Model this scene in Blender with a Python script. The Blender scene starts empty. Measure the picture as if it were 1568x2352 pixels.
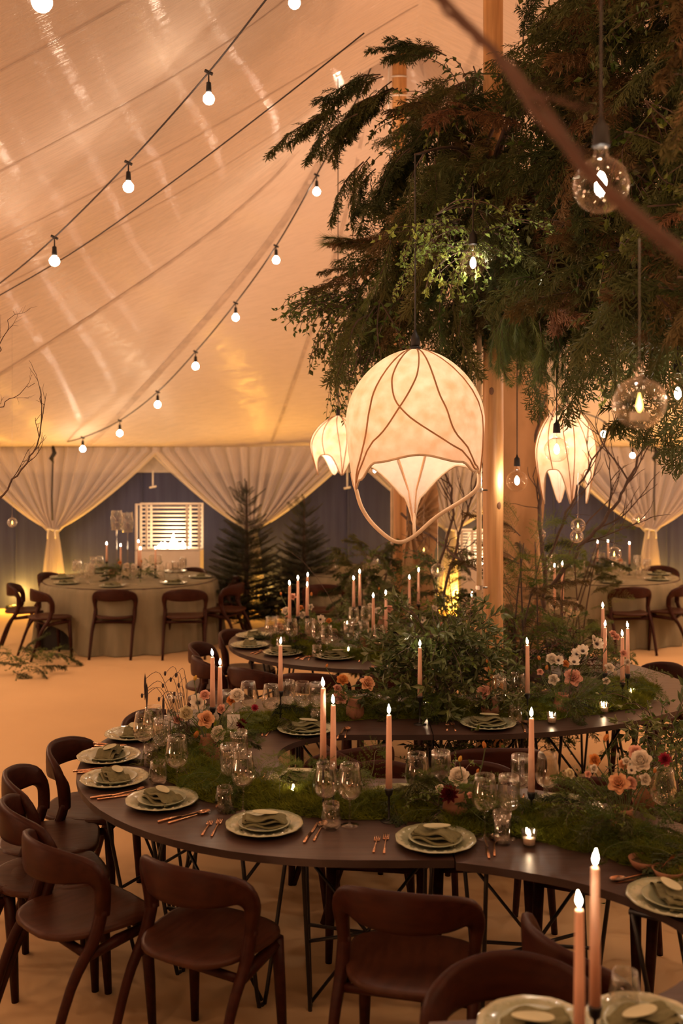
import bpy, math, random
from mathutils import Vector, Matrix, Quaternion
import mathutils.noise as mnoise
R_ = random.Random(11)
rnd = R_.random
def U(a, b): return a + (b - a) * R_.random()
PI = math.pi
sc = bpy.context.scene
C = sc.collection
# ---------------------------------------------------------------- camera
FPX = 2290.0; HZ = 1070.0; EYE = 2.15
cd = bpy.data.cameras.new('camera'); cam = bpy.data.objects.new('camera', cd); C.objects.link(cam)
cam.location = (0, 0, EYE); cam.rotation_euler = (PI / 2, 0, 0)
cd.sensor_fit = 'VERTICAL'; cd.sensor_height = 36.0; cd.lens = 36.0 * FPX / 2352
cd.shift_y = -(1176 - HZ) / 2352; cd.clip_start = 0.05; cd.clip_end = 60
cd.dof.use_dof = True; cd.dof.focus_distance = 4.9; cd.dof.aperture_fstop = 2.2
sc.camera = cam
# ---------------------------------------------------------------- world, exposure
w = bpy.data.worlds.new('evening'); sc.world = w; w.use_nodes = True
w.node_tree.nodes['Background'].inputs[0].default_value = (1.0, 0.50, 0.24, 1)
w.node_tree.nodes['Background'].inputs[1].default_value = 0.05
sc.view_settings.view_transform = 'Standard'; sc.view_settings.look = 'None'
sc.view_settings.gamma = 1; sc.view_settings.use_curve_mapping = False
sc.view_settings.exposure = 0.0
cy = sc.cycles
cy.use_denoising = True; cy.max_bounces = 5; cy.diffuse_bounces = 3; cy.glossy_bounces = 3
cy.transmission_bounces = 4; cy.transparent_max_bounces = 12; cy.use_adaptive_sampling = True
cy.adaptive_threshold = 0.07; cy.sample_clamp_indirect = 3.0; cy.sample_clamp_direct = 0
cy.caustics_reflective = False; cy.caustics_refractive = False
def lamp(name, kind, loc, power, color, size=0.1, aim=None, cone=None, blend=0.8, parent=None, **kw):
    d = bpy.data.lights.new(name, kind); d.energy = power; d.color = color
    if kind in ('POINT', 'SPOT'): d.shadow_soft_size = size
    if kind == 'SPOT': d.spot_size = math.radians(cone); d.spot_blend = blend
    o = bpy.data.objects.new(name, d); C.objects.link(o); o.location = loc
    if parent: o.parent = parent
    if aim is not None:
        o.rotation_euler = (Vector(aim) - Vector(loc)).to_track_quat('-Z', 'Y').to_euler()
    return o
WARM = (1.0, 0.48, 0.26)
# added spot lamps without fixtures, out of view, washing the fabric roof
for (x, y, ax, ay, p) in ((-5.6, 2.6, -1.0, 5.5, 480), (-5.6, 7.4, -.4, 8.6, 330), (6.5, 5.0, 3, 7.5, 600), (6.5, 11.0, 3, 11, 450), (-3.0, -2.5, -1.5, 3.0, 500)):
    lamp('roof_wash_lamp', 'SPOT', (x, y, 0.5), p, WARM, 0.35, (ax, ay, 6.0), 110, 1.0)
# ---------------------------------------------------------------- pixel helpers (turn measurements of the photo into metres)
def P(px, py, Y): return Vector(((px - 784) / FPX * Y, Y, EYE - (py - HZ) / FPX * Y))
def onz(px, py, z):
    Y = FPX * (EYE - z) / (py - HZ); return Vector(((px - 784) / FPX * Y, Y, z))
TZ = 0.75
def T(px, py): return onz(px, py, TZ)
def Fl(px, py): return onz(px, py, 0.0)
# ---------------------------------------------------------------- materials
def s2l(c):
    return tuple((x / 12.92 if x <= 0.04045 else ((x + 0.055) / 1.055) ** 2.4) for x in (v / 255 for v in c))
MATS = {}
def mat(name, col, rough=0.6, col2=None, scale=8.0, bump=0.0, metal=0.0, spec=0.5, transl=0.0, stretch=None, rand=0.0, coat=0.0, detail=4, coord='Object'):
    m = bpy.data.materials.new(name); m.use_nodes = True; nt = m.node_tree; N = nt.nodes; L = nt.links
    b = N['Principled BSDF']; out = N['Material Output']
    b.inputs['Roughness'].default_value = rough; b.inputs['Metallic'].default_value = metal
    b.inputs['Specular IOR Level'].default_value = spec; b.inputs['Coat Weight'].default_value = coat
    col2 = col2 or tuple(v * 0.75 for v in col)
    tc = N.new('ShaderNodeTexCoord'); mp = N.new('ShaderNodeMapping'); L.new(tc.outputs[coord], mp.inputs[0])
    if stretch: mp.inputs['Scale'].default_value = stretch
    nz = N.new('ShaderNodeTexNoise'); nz.inputs['Scale'].default_value = scale; nz.inputs['Detail'].default_value = detail
    L.new(mp.outputs[0], nz.inputs['Vector'])
    mr = N.new('ShaderNodeMapRange'); mr.inputs[1].default_value = 0.35; mr.inputs[2].default_value = 0.65; L.new(nz.outputs['Fac'], mr.inputs[0])
    mx = N.new('ShaderNodeMix'); mx.data_type = 'RGBA'; L.new(mr.outputs[0], mx.inputs[0])
    mx.inputs[6].default_value = (*col, 1); mx.inputs[7].default_value = (*col2, 1)
    co = mx.outputs[2]
    if rand:
        oi = N.new('ShaderNodeObjectInfo'); hs = N.new('ShaderNodeHueSaturation')
        m1 = N.new('ShaderNodeMapRange'); L.new(oi.outputs['Random'], m1.inputs[0]); m1.inputs[3].default_value = 0.5 - 0.05 * rand; m1.inputs[4].default_value = 0.5 + 0.03 * rand
        m2 = N.new('ShaderNodeMapRange'); L.new(oi.outputs['Random'], m2.inputs[0]); m2.inputs[3].default_value = 1 + 0.45 * rand; m2.inputs[4].default_value = 1 - 0.4 * rand
        L.new(m1.outputs[0], hs.inputs['Hue']); L.new(m2.outputs[0], hs.inputs['Value']); L.new(co, hs.inputs['Color']); co = hs.outputs[0]
    L.new(co, b.inputs['Base Color'])
    if bump:
        bp = N.new('ShaderNodeBump'); bp.inputs['Strength'].default_value = bump; bp.inputs['Distance'].default_value = 0.01
        L.new(nz.outputs['Fac'], bp.inputs['Height']); L.new(bp.outputs[0], b.inputs['Normal'])
    if transl:
        t = N.new('ShaderNodeBsdfTranslucent'); L.new(co, t.inputs[0]); ms = N.new('ShaderNodeMixShader'); ms.inputs[0].default_value = transl
        L.new(b.outputs[0], ms.inputs[1]); L.new(t.outputs[0], ms.inputs[2]); L.new(ms.outputs[0], out.inputs[0])
    MATS[name] = m; return m
def emis(name, col, strength):
    m = bpy.data.materials.new(name); m.use_nodes = True; nt = m.node_tree
    for n in list(nt.nodes):
        if n.type != 'OUTPUT_MATERIAL': nt.nodes.remove(n)
    e = nt.nodes.new('ShaderNodeEmission'); e.inputs[0].default_value = (*col, 1); e.inputs[1].default_value = strength
    nt.links.new(e.outputs[0], nt.nodes['Material Output'].inputs[0]); MATS[name] = m; return m
def glass(name, tint=(1, 1, 1), edge=0.55, rough=0.03, base=0.05, streak=0):
    # thin clear glass: see-through head on, brighter and more reflective towards its edges
    m = bpy.data.materials.new(name); m.use_nodes = True; nt = m.node_tree; N = nt.nodes; L = nt.links
    N.remove(N['Principled BSDF']); out = N['Material Output']
    tr = N.new('ShaderNodeBsdfTransparent'); tr.inputs[0].default_value = (*tint, 1)
    gl = N.new('ShaderNodeBsdfGlossy'); gl.inputs['Roughness'].default_value = rough; gl.inputs[0].default_value = (1, 1, 1, 1)
    lw = N.new('ShaderNodeLayerWeight'); lw.inputs[0].default_value = 0.35
    mr = N.new('ShaderNodeMapRange'); mr.inputs[1].default_value = 0; mr.inputs[2].default_value = 1; mr.inputs[3].default_value = base; mr.inputs[4].default_value = edge
    L.new(lw.outputs['Facing'], mr.inputs[0]); pw = N.new('ShaderNodeMath'); pw.operation = 'POWER'; pw.inputs[1].default_value = 1.6
    L.new(lw.outputs['Facing'], pw.inputs[0]); L.new(pw.outputs[0], mr.inputs[0])
    ms = N.new('ShaderNodeMixShader'); L.new(mr.outputs[0], ms.inputs[0]); L.new(tr.outputs[0], ms.inputs[1]); L.new(gl.outputs[0], ms.inputs[2])
    L.new(ms.outputs[0], out.inputs[0]); MATS[name] = m; return m
mat('carpet', (0.66, 0.46, 0.25), 0.95, (0.62, 0.43, 0.235), 1.3, 0.6, spec=0.1, detail=8)
mat('carpet_patch', (0.5, 0.4, 0.3), 0.95)
mat('navy_liner', (0.060, 0.068, 0.135), 0.8, (0.045, 0.05, 0.105), 2.0, 0.2, stretch=(6, 1, 0.4), spec=0.2)
mat('valance', (0.62, 0.56, 0.50), 0.8, transl=0.2)
mat('pole_wood', (0.56, 0.31, 0.12), 0.42, (0.40, 0.20, 0.07), 5, 0.15, stretch=(8, 8, 0.35), detail=6)
mat('knot', (0.16, 0.07, 0.03), 0.5)
mat('chair_wood', (0.036, 0.0085, 0.004), 0.45, (0.024, 0.0055, 0.003), 7, 0.1, spec=0.14, stretch=(1, 6, 6))
mat('seat_wood', (0.058, 0.020, 0.011), 0.42, (0.040, 0.014, 0.008), 6, 0.1, spec=0.18, stretch=(6, 1, 6))
mat('table_wood', (0.060, 0.033, 0.026), 0.36, (0.040, 0.022, 0.018), 4, 0.12, spec=0.42, stretch=(1, 7, 1), detail=7)
mat('table_edge', (0.04, 0.022, 0.018), 0.5)
mat('black_metal', (0.012, 0.011, 0.011), 0.4, spec=0.4)
mat('black_rubber', (0.012, 0.011, 0.011), 0.55, spec=0.3)
mat('cord', (0.02, 0.014, 0.012), 0.6)
mat('copper', (0.66, 0.38, 0.24), 0.24, (0.58, 0.33, 0.2), 20, metal=1.0)
mat('steel', (0.55, 0.5, 0.45), 0.3, metal=1.0)
mat('porcelain', (0.36, 0.37, 0.25), 0.2, (0.29, 0.31, 0.20), 30, coat=0.8)
mat('porcelain_inner', (0.30, 0.32, 0.21), 0.3, (0.25, 0.28, 0.18), 20, coat=0.5)
mat('napkin', (0.165, 0.155, 0.085), 0.9, (0.13, 0.125, 0.065), 60, 0.1, spec=0.1)
mat('card', (0.50, 0.48, 0.30), 0.6)
mat('white_card', (0.8, 0.76, 0.70), 0.7)
mat('ink', (0.05, 0.04, 0.04), 0.7)
mat('linen_cloth', (0.24, 0.21, 0.14), 0.9, (0.19, 0.17, 0.11), 3, 0.15, stretch=(3, 3, 0.6), spec=0.1)
mat('linen_panel', (0.50, 0.33, 0.19), 0.9, (0.40, 0.26, 0.14), 5, 0.3, stretch=(1, 1, 0.5), transl=0.25, spec=0.1)
mat('candle_wax', (0.90, 0.60, 0.44), 0.5, (0.86, 0.55, 0.40), 5, transl=0.3)
mat('wax_white', (0.85, 0.78, 0.68), 0.5, transl=0.3)
mat('white_paint', (0.80, 0.70, 0.58), 0.5, (0.76, 0.66, 0.54))
mat('terracotta', (0.28, 0.12, 0.06), 0.6, (0.2, 0.08, 0.04), 12, 0.1)
mat('water', (0.08, 0.05, 0.03), 0.1)
mat('bark', (0.085, 0.05, 0.035), 0.8, (0.05, 0.03, 0.02), 20, 0.3)
mat('bark_red', (0.11, 0.05, 0.03), 0.75, (0.075, 0.034, 0.02), 14, 0.3)
mat('moss', (0.085, 0.095, 0.008), 0.9, (0.050, 0.058, 0.006), 14, 0.5, spec=0.1)
mat('moss_blade', (0.17, 0.19, 0.012), 0.8, (0.08, 0.10, 0.008), 9, transl=0.25, spec=0.2)
mat('cypress', (0.070, 0.080, 0.021), 0.65, (0.040, 0.056, 0.013), 3, transl=0.2, rand=1, spec=0.3)
mat('cypress_brown', (0.15, 0.105, 0.034), 0.7, (0.10, 0.072, 0.024), 3, transl=0.2, rand=1, spec=0.3)
mat('pine', (0.11, 0.165, 0.036), 0.5, (0.075, 0.115, 0.026), 3, transl=0.25, rand=0.8)
mat('leaf', (0.080, 0.135, 0.018), 0.4, (0.055, 0.092, 0.013), 3, transl=0.25, rand=0.8)
mat('leaf_lit', (0.26, 0.38, 0.08), 0.45, (0.18, 0.27, 0.055), 3, transl=0.3, rand=0.5)  # paler leaf copy; pendant light on nearby leaves is put into its colour
mat('leaf_olive', (0.115, 0.145, 0.045), 0.35, (0.075, 0.10, 0.03), 4, transl=0.15, rand=0.5)
mat('fern', (0.11, 0.165, 0.022), 0.6, (0.075, 0.115, 0.016), 4, transl=0.3, rand=0.6)
mat('fir', (0.034, 0.046, 0.020), 0.6, (0.022, 0.030, 0.013), 4, transl=0.1, rand=0.4)
mat('dry_leaf', (0.16, 0.07, 0.035), 0.7, (0.11, 0.05, 0.025), 6, transl=0.2, rand=0.5)
for nm, c in (('petal_white', (0.86, 0.76, 0.62)), ('petal_cream', (0.85, 0.74, 0.48)), ('petal_peach', (0.86, 0.50, 0.28)), ('petal_pink', (0.84, 0.48, 0.36)), ('petal_orange', (0.75, 0.32, 0.09)), ('petal_burgundy', (0.10, 0.008, 0.012)), ('petal_magenta', (0.36, 0.03, 0.06)), ('petal_yellow', (0.8, 0.52, 0.12))):
    mat(nm, c, 0.6, tuple(v * 0.86 for v in c), 25, 0.05, transl=0.3, spec=0.2)
mat('flower_eye', (0.03, 0.015, 0.012), 0.7)
mat('stem_green', (0.09, 0.12, 0.04), 0.6)
emis('bulb_glow', (1.0, 0.76, 0.54), 85.0)
emis('filament', (1.0, 0.86, 0.70), 420.0)
emis('flame', (1.0, 0.78, 0.52), 120.0)
emis('flame_led', (1.0, 0.60, 0.12), 9.0)
emis('fire', (1.0, 0.78, 0.52), 26.0)
glass('glass_clear', edge=0.95, base=0.07, tint=(0.97, 0.96, 0.94))
glass('glass_pleat', edge=1.0, base=0.11, rough=0.08, tint=(0.94, 0.93, 0.91))
glass('glass_bulb', tint=(0.98, 0.95, 0.92), edge=0.5, base=0.05)
glass('glass_votive', tint=(1, 0.93, 0.86), edge=0.5, base=0.10, rough=0.1)
def sheer():
    m = bpy.data.materials.new('sheer'); m.use_nodes = True; nt = m.node_tree; N = nt.nodes; L = nt.links
    N.remove(N['Principled BSDF']); out = N['Material Output']
    tr = N.new('ShaderNodeBsdfTransparent'); df = N.new('ShaderNodeBsdfDiffuse'); tl = N.new('ShaderNodeBsdfTranslucent')
    df.inputs[0].default_value = (0.95, 0.88, 0.86, 1); tl.inputs[0].default_value = (0.95, 0.88, 0.86, 1)
    lw = N.new('ShaderNodeLayerWeight'); lw.inputs[0].default_value = 0.5
    mr = N.new('ShaderNodeMapRange'); mr.inputs[3].default_value = 0.66; mr.inputs[4].default_value = 1.0; L.new(lw.outputs['Facing'], mr.inputs[0])
    m1 = N.new('ShaderNodeMixShader'); m1.inputs[0].default_value = 0.5; L.new(df.outputs[0], m1.inputs[1]); L.new(tl.outputs[0], m1.inputs[2])
    m2 = N.new('ShaderNodeMixShader'); L.new(mr.outputs[0], m2.inputs[0]); L.new(tr.outputs[0], m2.inputs[1]); L.new(m1.outputs[0], m2.inputs[2])
    L.new(m2.outputs[0], out.inputs[0]); MATS['sheer'] = m
sheer()
def silk():
    # paper-like silk lampshade skin: lets the bulb inside shine through, with a mottled fibre pattern
    m = bpy.data.materials.new('silk'); m.use_nodes = True; nt = m.node_tree; N = nt.nodes; L = nt.links
    N.remove(N['Principled BSDF']); out = N['Material Output']
    tc = N.new('ShaderNodeTexCoord'); nz = N.new('ShaderNodeTexNoise'); nz.inputs['Scale'].default_value = 17; nz.inputs['Detail'].default_value = 5; L.new(tc.outputs['Object'], nz.inputs[0])
    mr = N.new('ShaderNodeMapRange'); mr.inputs[1].default_value = 0.3; mr.inputs[2].default_value = 0.7; L.new(nz.outputs[0], mr.inputs[0])
    mx = N.new('ShaderNodeMix'); mx.data_type = 'RGBA'; L.new(mr.outputs[0], mx.inputs[0]); mx.inputs[6].default_value = (0.62, 0.34, 0.16, 1); mx.inputs[7].default_value = (0.92, 0.70, 0.54, 1)
    tl = N.new('ShaderNodeBsdfTranslucent'); df = N.new('ShaderNodeBsdfDiffuse'); df.inputs[0].default_value = (0.94, 0.86, 0.76, 1); L.new(mx.outputs[2], tl.inputs[0])
    ms = N.new('ShaderNodeMixShader'); ms.inputs[0].default_value = 0.42; L.new(df.outputs[0], ms.inputs[1]); L.new(tl.outputs[0], ms.inputs[2]); L.new(ms.outputs[0], out.inputs[0])
    MATS['silk'] = m
silk()
mat('silk_rim', (0.80, 0.62, 0.42), 0.6, transl=0.2)
mat('silk_rib', (0.44, 0.23, 0.10), 0.7)
def tentcloth():
    m = bpy.data.materials.new('tent_fabric'); m.use_nodes = True; nt = m.node_tree; N = nt.nodes; L = nt.links
    b = N['Principled BSDF']; tc = N.new('ShaderNodeTexCoord')
    nz = N.new('ShaderNodeTexNoise'); nz.inputs['Scale'].default_value = 0.8; nz.inputs['Detail'].default_value = 3; L.new(tc.outputs['Object'], nz.inputs[0])
    mx = N.new('ShaderNodeMix'); mx.data_type = 'RGBA'; L.new(nz.outputs[0], mx.inputs[0]); mx.inputs[6].default_value = (0.66, 0.555, 0.47, 1); mx.inputs[7].default_value = (0.72, 0.61, 0.52, 1); L.new(mx.outputs[2], b.inputs['Base Color'])
    # woven ripstop: very fine ridges running down the slope, they draw a lamp's reflection out into streaks
    mp = N.new('ShaderNodeMapping'); mp.inputs['Rotation'].default_value = (0, 0, math.radians(8)); mp.inputs['Scale'].default_value = (1.6, 30, 1); L.new(tc.outputs['Object'], mp.inputs[0])
    n2 = N.new('ShaderNodeTexNoise'); n2.inputs['Scale'].default_value = 2.2; n2.inputs['Detail'].default_value = 5; L.new(mp.outputs[0], n2.inputs[0])
    bp = N.new('ShaderNodeBump'); bp.inputs['Strength'].default_value = 1.0; bp.inputs['Distance'].default_value = 0.006; L.new(n2.outputs[0], bp.inputs['Height'])
    b.inputs['Roughness'].default_value = 0.75; b.inputs['Specular IOR Level'].default_value = 0.2
    n3 = N.new('ShaderNodeTexNoise'); n3.inputs['Scale'].default_value = 3.1; n3.inputs['Detail'].default_value = 2; L.new(mp.outputs[0], n3.inputs[0])
    cw = N.new('ShaderNodeMapRange'); cw.inputs[1].default_value = 0.47; cw.inputs[2].default_value = 0.56; L.new(n3.outputs[0], cw.inputs[0]); L.new(cw.outputs[0], b.inputs['Coat Weight'])
    b.inputs['Coat Roughness'].default_value = 0.10; L.new(bp.outputs[0], b.inputs['Coat Normal'])
    MATS['tent_fabric'] = m
tentcloth()
# ---------------------------------------------------------------- mesh builder
def crom(pts, n=4):
    pts = [Vector(p) for p in pts]; out = []
    for i in range(len(pts) - 1):
        p0 = pts[max(i - 1, 0)]; p1 = pts[i]; p2 = pts[i + 1]; p3 = pts[min(i + 2, len(pts) - 1)]
        for k in range(n):
            t = k / n
            out.append(0.5 * ((2 * p1) + (p2 - p0) * t + (2 * p0 - 5 * p1 + 4 * p2 - p3) * t * t + (3 * p1 - p0 - 3 * p2 + p3) * t ** 3))
    out.append(pts[-1]); return out
class MB:
    def __init__(s): s.v = []; s.f = []; s.m = []; s.mi = 0
    def add(s, vs, fs):
        o = len(s.v); s.v += [tuple(v) for v in vs]; s.f += [tuple(o + i for i in f) for f in fs]; s.m += [s.mi] * len(fs)
    def box(s, a, b):
        (x0, y0, z0), (x1, y1, z1) = a, b
        s.add([(x0, y0, z0), (x1, y0, z0), (x1, y1, z0), (x0, y1, z0), (x0, y0, z1), (x1, y0, z1), (x1, y1, z1), (x0, y1, z1)],
              [(3, 2, 1, 0), (4, 5, 6, 7), (0, 1, 5, 4), (1, 2, 6, 5), (2, 3, 7, 6), (3, 0, 4, 7)])
    def tube(s, path, r, n=6, caps=True):
        path = [Vector(p) for p in path]; m = len(path)
        if not hasattr(r, '__len__'): r = [r] * m
        elif len(r) != m: r = [r[0] + (r[-1] - r[0]) * i / (m - 1) for i in range(m)]
        t = (path[1] - path[0]).normalized(); up = Vector((0, 0, 1)) if abs(t.z) < 0.9 else Vector((1, 0, 0))
        a = t.cross(up).normalized(); vs = []
        for i in range(m):
            if i > 0: t = (path[min(i + 1, m - 1)] - path[i - 1])
            if t.length < 1e-9: t = Vector((0, 0, 1))
            t.normalize(); a = (a - t * a.dot(t)); a = a.normalized() if a.length > 1e-6 else t.orthogonal().normalized(); b = t.cross(a)
            for k in range(n):
                q = 2 * PI * k / n; vs.append(path[i] + (a * math.cos(q) + b * math.sin(q)) * r[i])
        fs = [(i * n + k, i * n + (k + 1) % n, (i + 1) * n + (k + 1) % n, (i + 1) * n + k) for i in range(m - 1) for k in range(n)]
        if caps: fs += [tuple(range(n - 1, -1, -1)), tuple((m - 1) * n + k for k in range(n))]
        s.add(vs, fs)
    def lathe(s, prof, n=16, o=(0, 0, 0), mod=None):
        vs = []; o = Vector(o)
        for i, (r, z) in enumerate(prof):
            for k in range(n):
                q = 2 * PI * k / n; rr = r * (mod(i, q) if mod else 1); vs.append((o.x + rr * math.cos(q), o.y + rr * math.sin(q), o.z + z))
        s.add(vs, [(i * n + k, i * n + (k + 1) % n, (i + 1) * n + (k + 1) % n, (i + 1) * n + k) for i in range(len(prof) - 1) for k in range(n)])
    def grid(s, fn, nu, nv, closeu=False):
        vs = [fn(i / nu, j / nv) for j in range(nv + 1) for i in range(nu + (0 if closeu else 1))]; w = nu + (0 if closeu else 1)
        s.add(vs, [(j * w + i, j * w + (i + 1) % w, (j + 1) * w + (i + 1) % w, (j + 1) * w + i) for j in range(nv) for i in range(nu)])
    def slab(s, poly, z0, z1):
        n = len(poly); vs = [(p[0], p[1], z1) for p in poly] + [(p[0], p[1], z0) for p in poly]
        s.add(vs, [tuple(range(n)), tuple(range(2 * n - 1, n - 1, -1))] + [(i, n + i, n + (i + 1) % n, (i + 1) % n) for i in range(n)])
    def leaf(s, p, d, side, L, W, fold=0.15):
        p = Vector(p); nrm = side.cross(d); m = p + d * L * 0.45
        s.add([p, m + side * W * 0.5 + nrm * fold * W, p + d * L - nrm * 0.1 * L, m - side * W * 0.5 + nrm * fold * W, m], [(0, 4, 1), (4, 2, 1), (0, 3, 4), (4, 3, 2)])
    def tri(s, p, d, side, L, W):
        p = Vector(p); s.add([p - side * W * .5, p + side * W * .5, p + d * L], [(0, 1, 2)])
    def merge(s, o, M):
        k = len(s.v); s.v += [tuple(M @ Vector(v)) for v in o.v]; s.f += [tuple(k + i for i in f) for f in o.f]; s.m += [s.mi] * len(o.f)
    def mesh(s, name, mats, smooth=False):
        me = bpy.data.meshes.new(name); me.from_pydata(s.v, [], s.f)
        for m in ([mats] if isinstance(mats, str) else mats): me.materials.append(MATS[m])
        if max(s.m, default=0) > 0: me.polygons.foreach_set('material_index', s.m)
        if smooth: me.polygons.foreach_set('use_smooth', [True] * len(s.f))
        me.update(); return me
def ob(name, me, parent=None, loc=(0, 0, 0), rot=None, scale=None, kind=None, label=None):
    o = bpy.data.objects.new(name, me); C.objects.link(o); o.location = loc
    if rot is not None:
        if isinstance(rot, Quaternion): o.rotation_mode = 'QUATERNION'; o.rotation_quaternion = rot
        else: o.rotation_euler = rot
    if scale is not None: o.scale = (scale,) * 3 if not hasattr(scale, '__len__') else scale
    if parent: o.parent = parent
    if kind: o['kind'] = kind
    if label: o['label'] = label
    return o
def tag(o, label, cat, group=None, kind=None):
    o['label'] = label; o['category'] = cat
    if group: o['group'] = group
    if kind: o['kind'] = kind
    return o
def thing(name, label, cat, loc=(0, 0, 0), rz=0, group=None, kind=None):
    return tag(ob(name, None, None, loc, (0, 0, rz)), label, cat, group, kind)
def struct(name, me, parent=None, **k):
    o = ob(name, me, parent, **k)
    if parent is None: o['kind'] = 'structure'
    return o
def place(proto, name, label, cat, loc, rz=0, group=None, scale=None, rot=None):
    """proto: list of (part name, mesh, local loc, [sub-parts]) or a bare mesh"""
    if not isinstance(proto, list):
        return tag(ob(name, proto, None, loc, rot or (0, 0, rz), scale), label, cat, group)
    r = thing(name, label, cat, loc, rz, group)
    if rot is not None: r.rotation_euler = rot
    if scale is not None: r.scale = (scale,) * 3
    for p in proto:
        c = ob(p[0], p[1], r, p[2] if len(p) > 2 else (0, 0, 0))
        for q in (p[3] if len(p) > 3 else []): ob(q[0], q[1], c, q[2] if len(q) > 2 else (0, 0, 0))
    return r
# ================================================================ THE TENT
XL, XR, YB, YF = -6.2, 8.0, 15.0, -4.0
P1 = (0.962, 6.33); P2 = (0.58, 10.0)
def roof(x, y):
    yr = min(y, 10.0); xr = 0.9 + (0.58 - 0.9) * max(0, min(1, (yr + 3) / 13))
    dx = x - xr; a = abs(dx) / ((xr - XL) if dx < 0 else (XR - xr)); b = max(0, y - 10.0) / 5.0
    u = min(1, (a ** 2.3 + b ** 2.3) ** (1 / 2.3)); z = 2.44 + 3.16 * (1 - u) ** 1.06
    for (px, py) in (P1, P2, (1.1, 1.5)):
        z += 1.7 * math.exp(-math.hypot(x - px, y - py) / 0.6)
    return z + 0.008 * mnoise.noise(Vector((x * .4, y * .4, 0)))
b = MB(); b.grid(lambda u, v: (XL + (XR - XL) * u, YF + (YB - YF) * v, roof(XL + (XR - XL) * u, YF + (YB - YF) * v)), 110, 140)
ceil_ = struct('ceiling', b.mesh('ceiling', 'tent_fabric', True))
# sewn seams: flat webbing strips under the fabric
def seam(p, q, wd=0.016, n=26):
    m = MB(); p = Vector(p); q = Vector(q); d = (q - p).normalized(); s_ = Vector((-d.y, d.x))
    def fn(u, v):
        c = p.lerp(q, v) + s_ * wd * (u - .5) * 2; return (c.x, c.y, roof(c.x, c.y) - 0.008)
    m.grid(fn, 1, n); ob('seam', m.mesh('seam', 'seam_webbing'), ceil_)
mat('seam_webbing', (0.60, 0.48, 0.395), 0.8)
for (e, wd) in (((-4.35, 15.0), 0.045), ((-1.1, 15.0), 0.02), ((2.0, 15.0), 0.035), ((5.0, 15.0), 0.035), ((-6.2, 12.6), 0.03)): seam((0.45, 9.85), e, wd)
for y in (8.9, 7.8, 6.6, 5.4, 4.2): seam((0.6, y), (-6.1, y + 0.5), 0.006)
for y in (9.5, 8.0, 6.0): seam((1.1, y), (7.9, y + 0.5), 0.012)
b = MB(); b.box((XL, YF, -0.1), (XR, YB + .2, 0.0)); struct('floor', b.mesh('floor', 'carpet'))
# pale worn patches of the laid carpet seams
b = MB(); b.box((XL, YB + 0.02, 0), (XR, YB + 0.12, 2.06)); struct('wall_back', b.mesh('wall_back', 'navy_liner'))
b = MB(); b.box((XL, YB - 0.02, 2.05), (XR, YB + 0.12, 2.5)); struct('trim_1', b.mesh('trim_1', 'valance'))
b = MB()
b.grid(lambda u, v: (XL + (XR - XL) * u, YB - 0.05 - 0.02 * math.sin(u * 90), 2.46 - (0.05 + 0.012 * math.sin(u * 61)) * v), 160, 1)
struct('trim_2', b.mesh('trim_2', 'valance', True))
b = MB(); b.box((XL - .1, YF, 0), (XL, YB, 2.5)); struct('wall_left', b.mesh('wall_left', 'valance'))
b = MB(); b.box((XR, YF, 0), (XR + .1, YB, 2.5)); struct('wall_right', b.mesh('wall_right', 'valance'))
# back wall seams of the liner panels, as shallow piped strips
b = MB()
for x in (-4.9, -3.0, -1.45, 0.1, 1.6, 3.2, 4.9): b.tube([(x, YB + .01, 0), (x, YB + .01, 2.05)], 0.012, 5)
struct('trim_3', b.mesh('trim_3', 'navy_liner'))
# ---- gathered sheer curtains on the back wall, one pair per tent bay
def drape(xc, ztie=1.21):
    m = MB(); ph = U(0, 6)
    def fn(u, v):
        s_ = (u - .5) * 2
        if v < 0.72:
            t = v / 0.72; z = 2.43 + (ztie - 2.43) * t
            wd = 1.56 * (1 - t) ** 0.80 + 0.06; wd = wd if t > 0.02 else 1.56
            # the outer edges sag like a swag
            x = xc + s_ * wd - 0.0
        else:
            t = (v - .72) / .28; z = ztie * (1 - t) + 0.01; wd = 0.06 + 0.15 * min(1, t * 1.1) ** 0.8; x = xc + s_ * wd
        amp = 0.035 * min(1, wd / .5) + 0.02
        y = YB - 0.16 - 0.10 * (1 - abs(v - .72)) + amp * math.sin(s_ * 46 + ph + 2.0 * math.sin(s_ * 7 + v * 2)) + .015 * math.sin(s_ * 90)
        return (x, y, z)
    m.grid(fn, 170, 30)
    return m.mesh('sheer_fabric', 'sheer', True)
tb = MB(); tb.tube([Vector((0.085 * math.cos(q), 0.05 * math.sin(q), 0.012 * math.sin(2 * q))) for q in [2 * PI * k / 14 for k in range(15)]], 0.014, 6)
for s_ in (-1, 1): tb.tube(crom([(0.02 * s_, -.05, 0), (0.05 * s_, -.09, -.02), (0.06 * s_, -.08, -.13)], 3), 0.010, 5)
tie_me = tb.mesh('tie', 'white_card', True)
AMBER = (1.0, 0.50, 0.06)
for i, (px, nm) in enumerate(((125, 'by the leftmost round table'), (580, 'behind the two fir trees'), (1035, 'hidden behind the large lantern and tent poles'), (1490, 'at the right end of the back wall'), (-330, 'beyond the left edge'))):
    if px < 0: continue
    xc = (px - 784) / FPX * 14.8
    t = thing('curtain', 'white sheer curtain gathered to a tie ' + nm, 'curtain', (0, 0, 0), 0, 'sheer curtains on the back wall')
    ob('fabric', drape(xc), t); ob('tieback', tie_me, t, (xc, YB - .27, 1.21))
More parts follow.
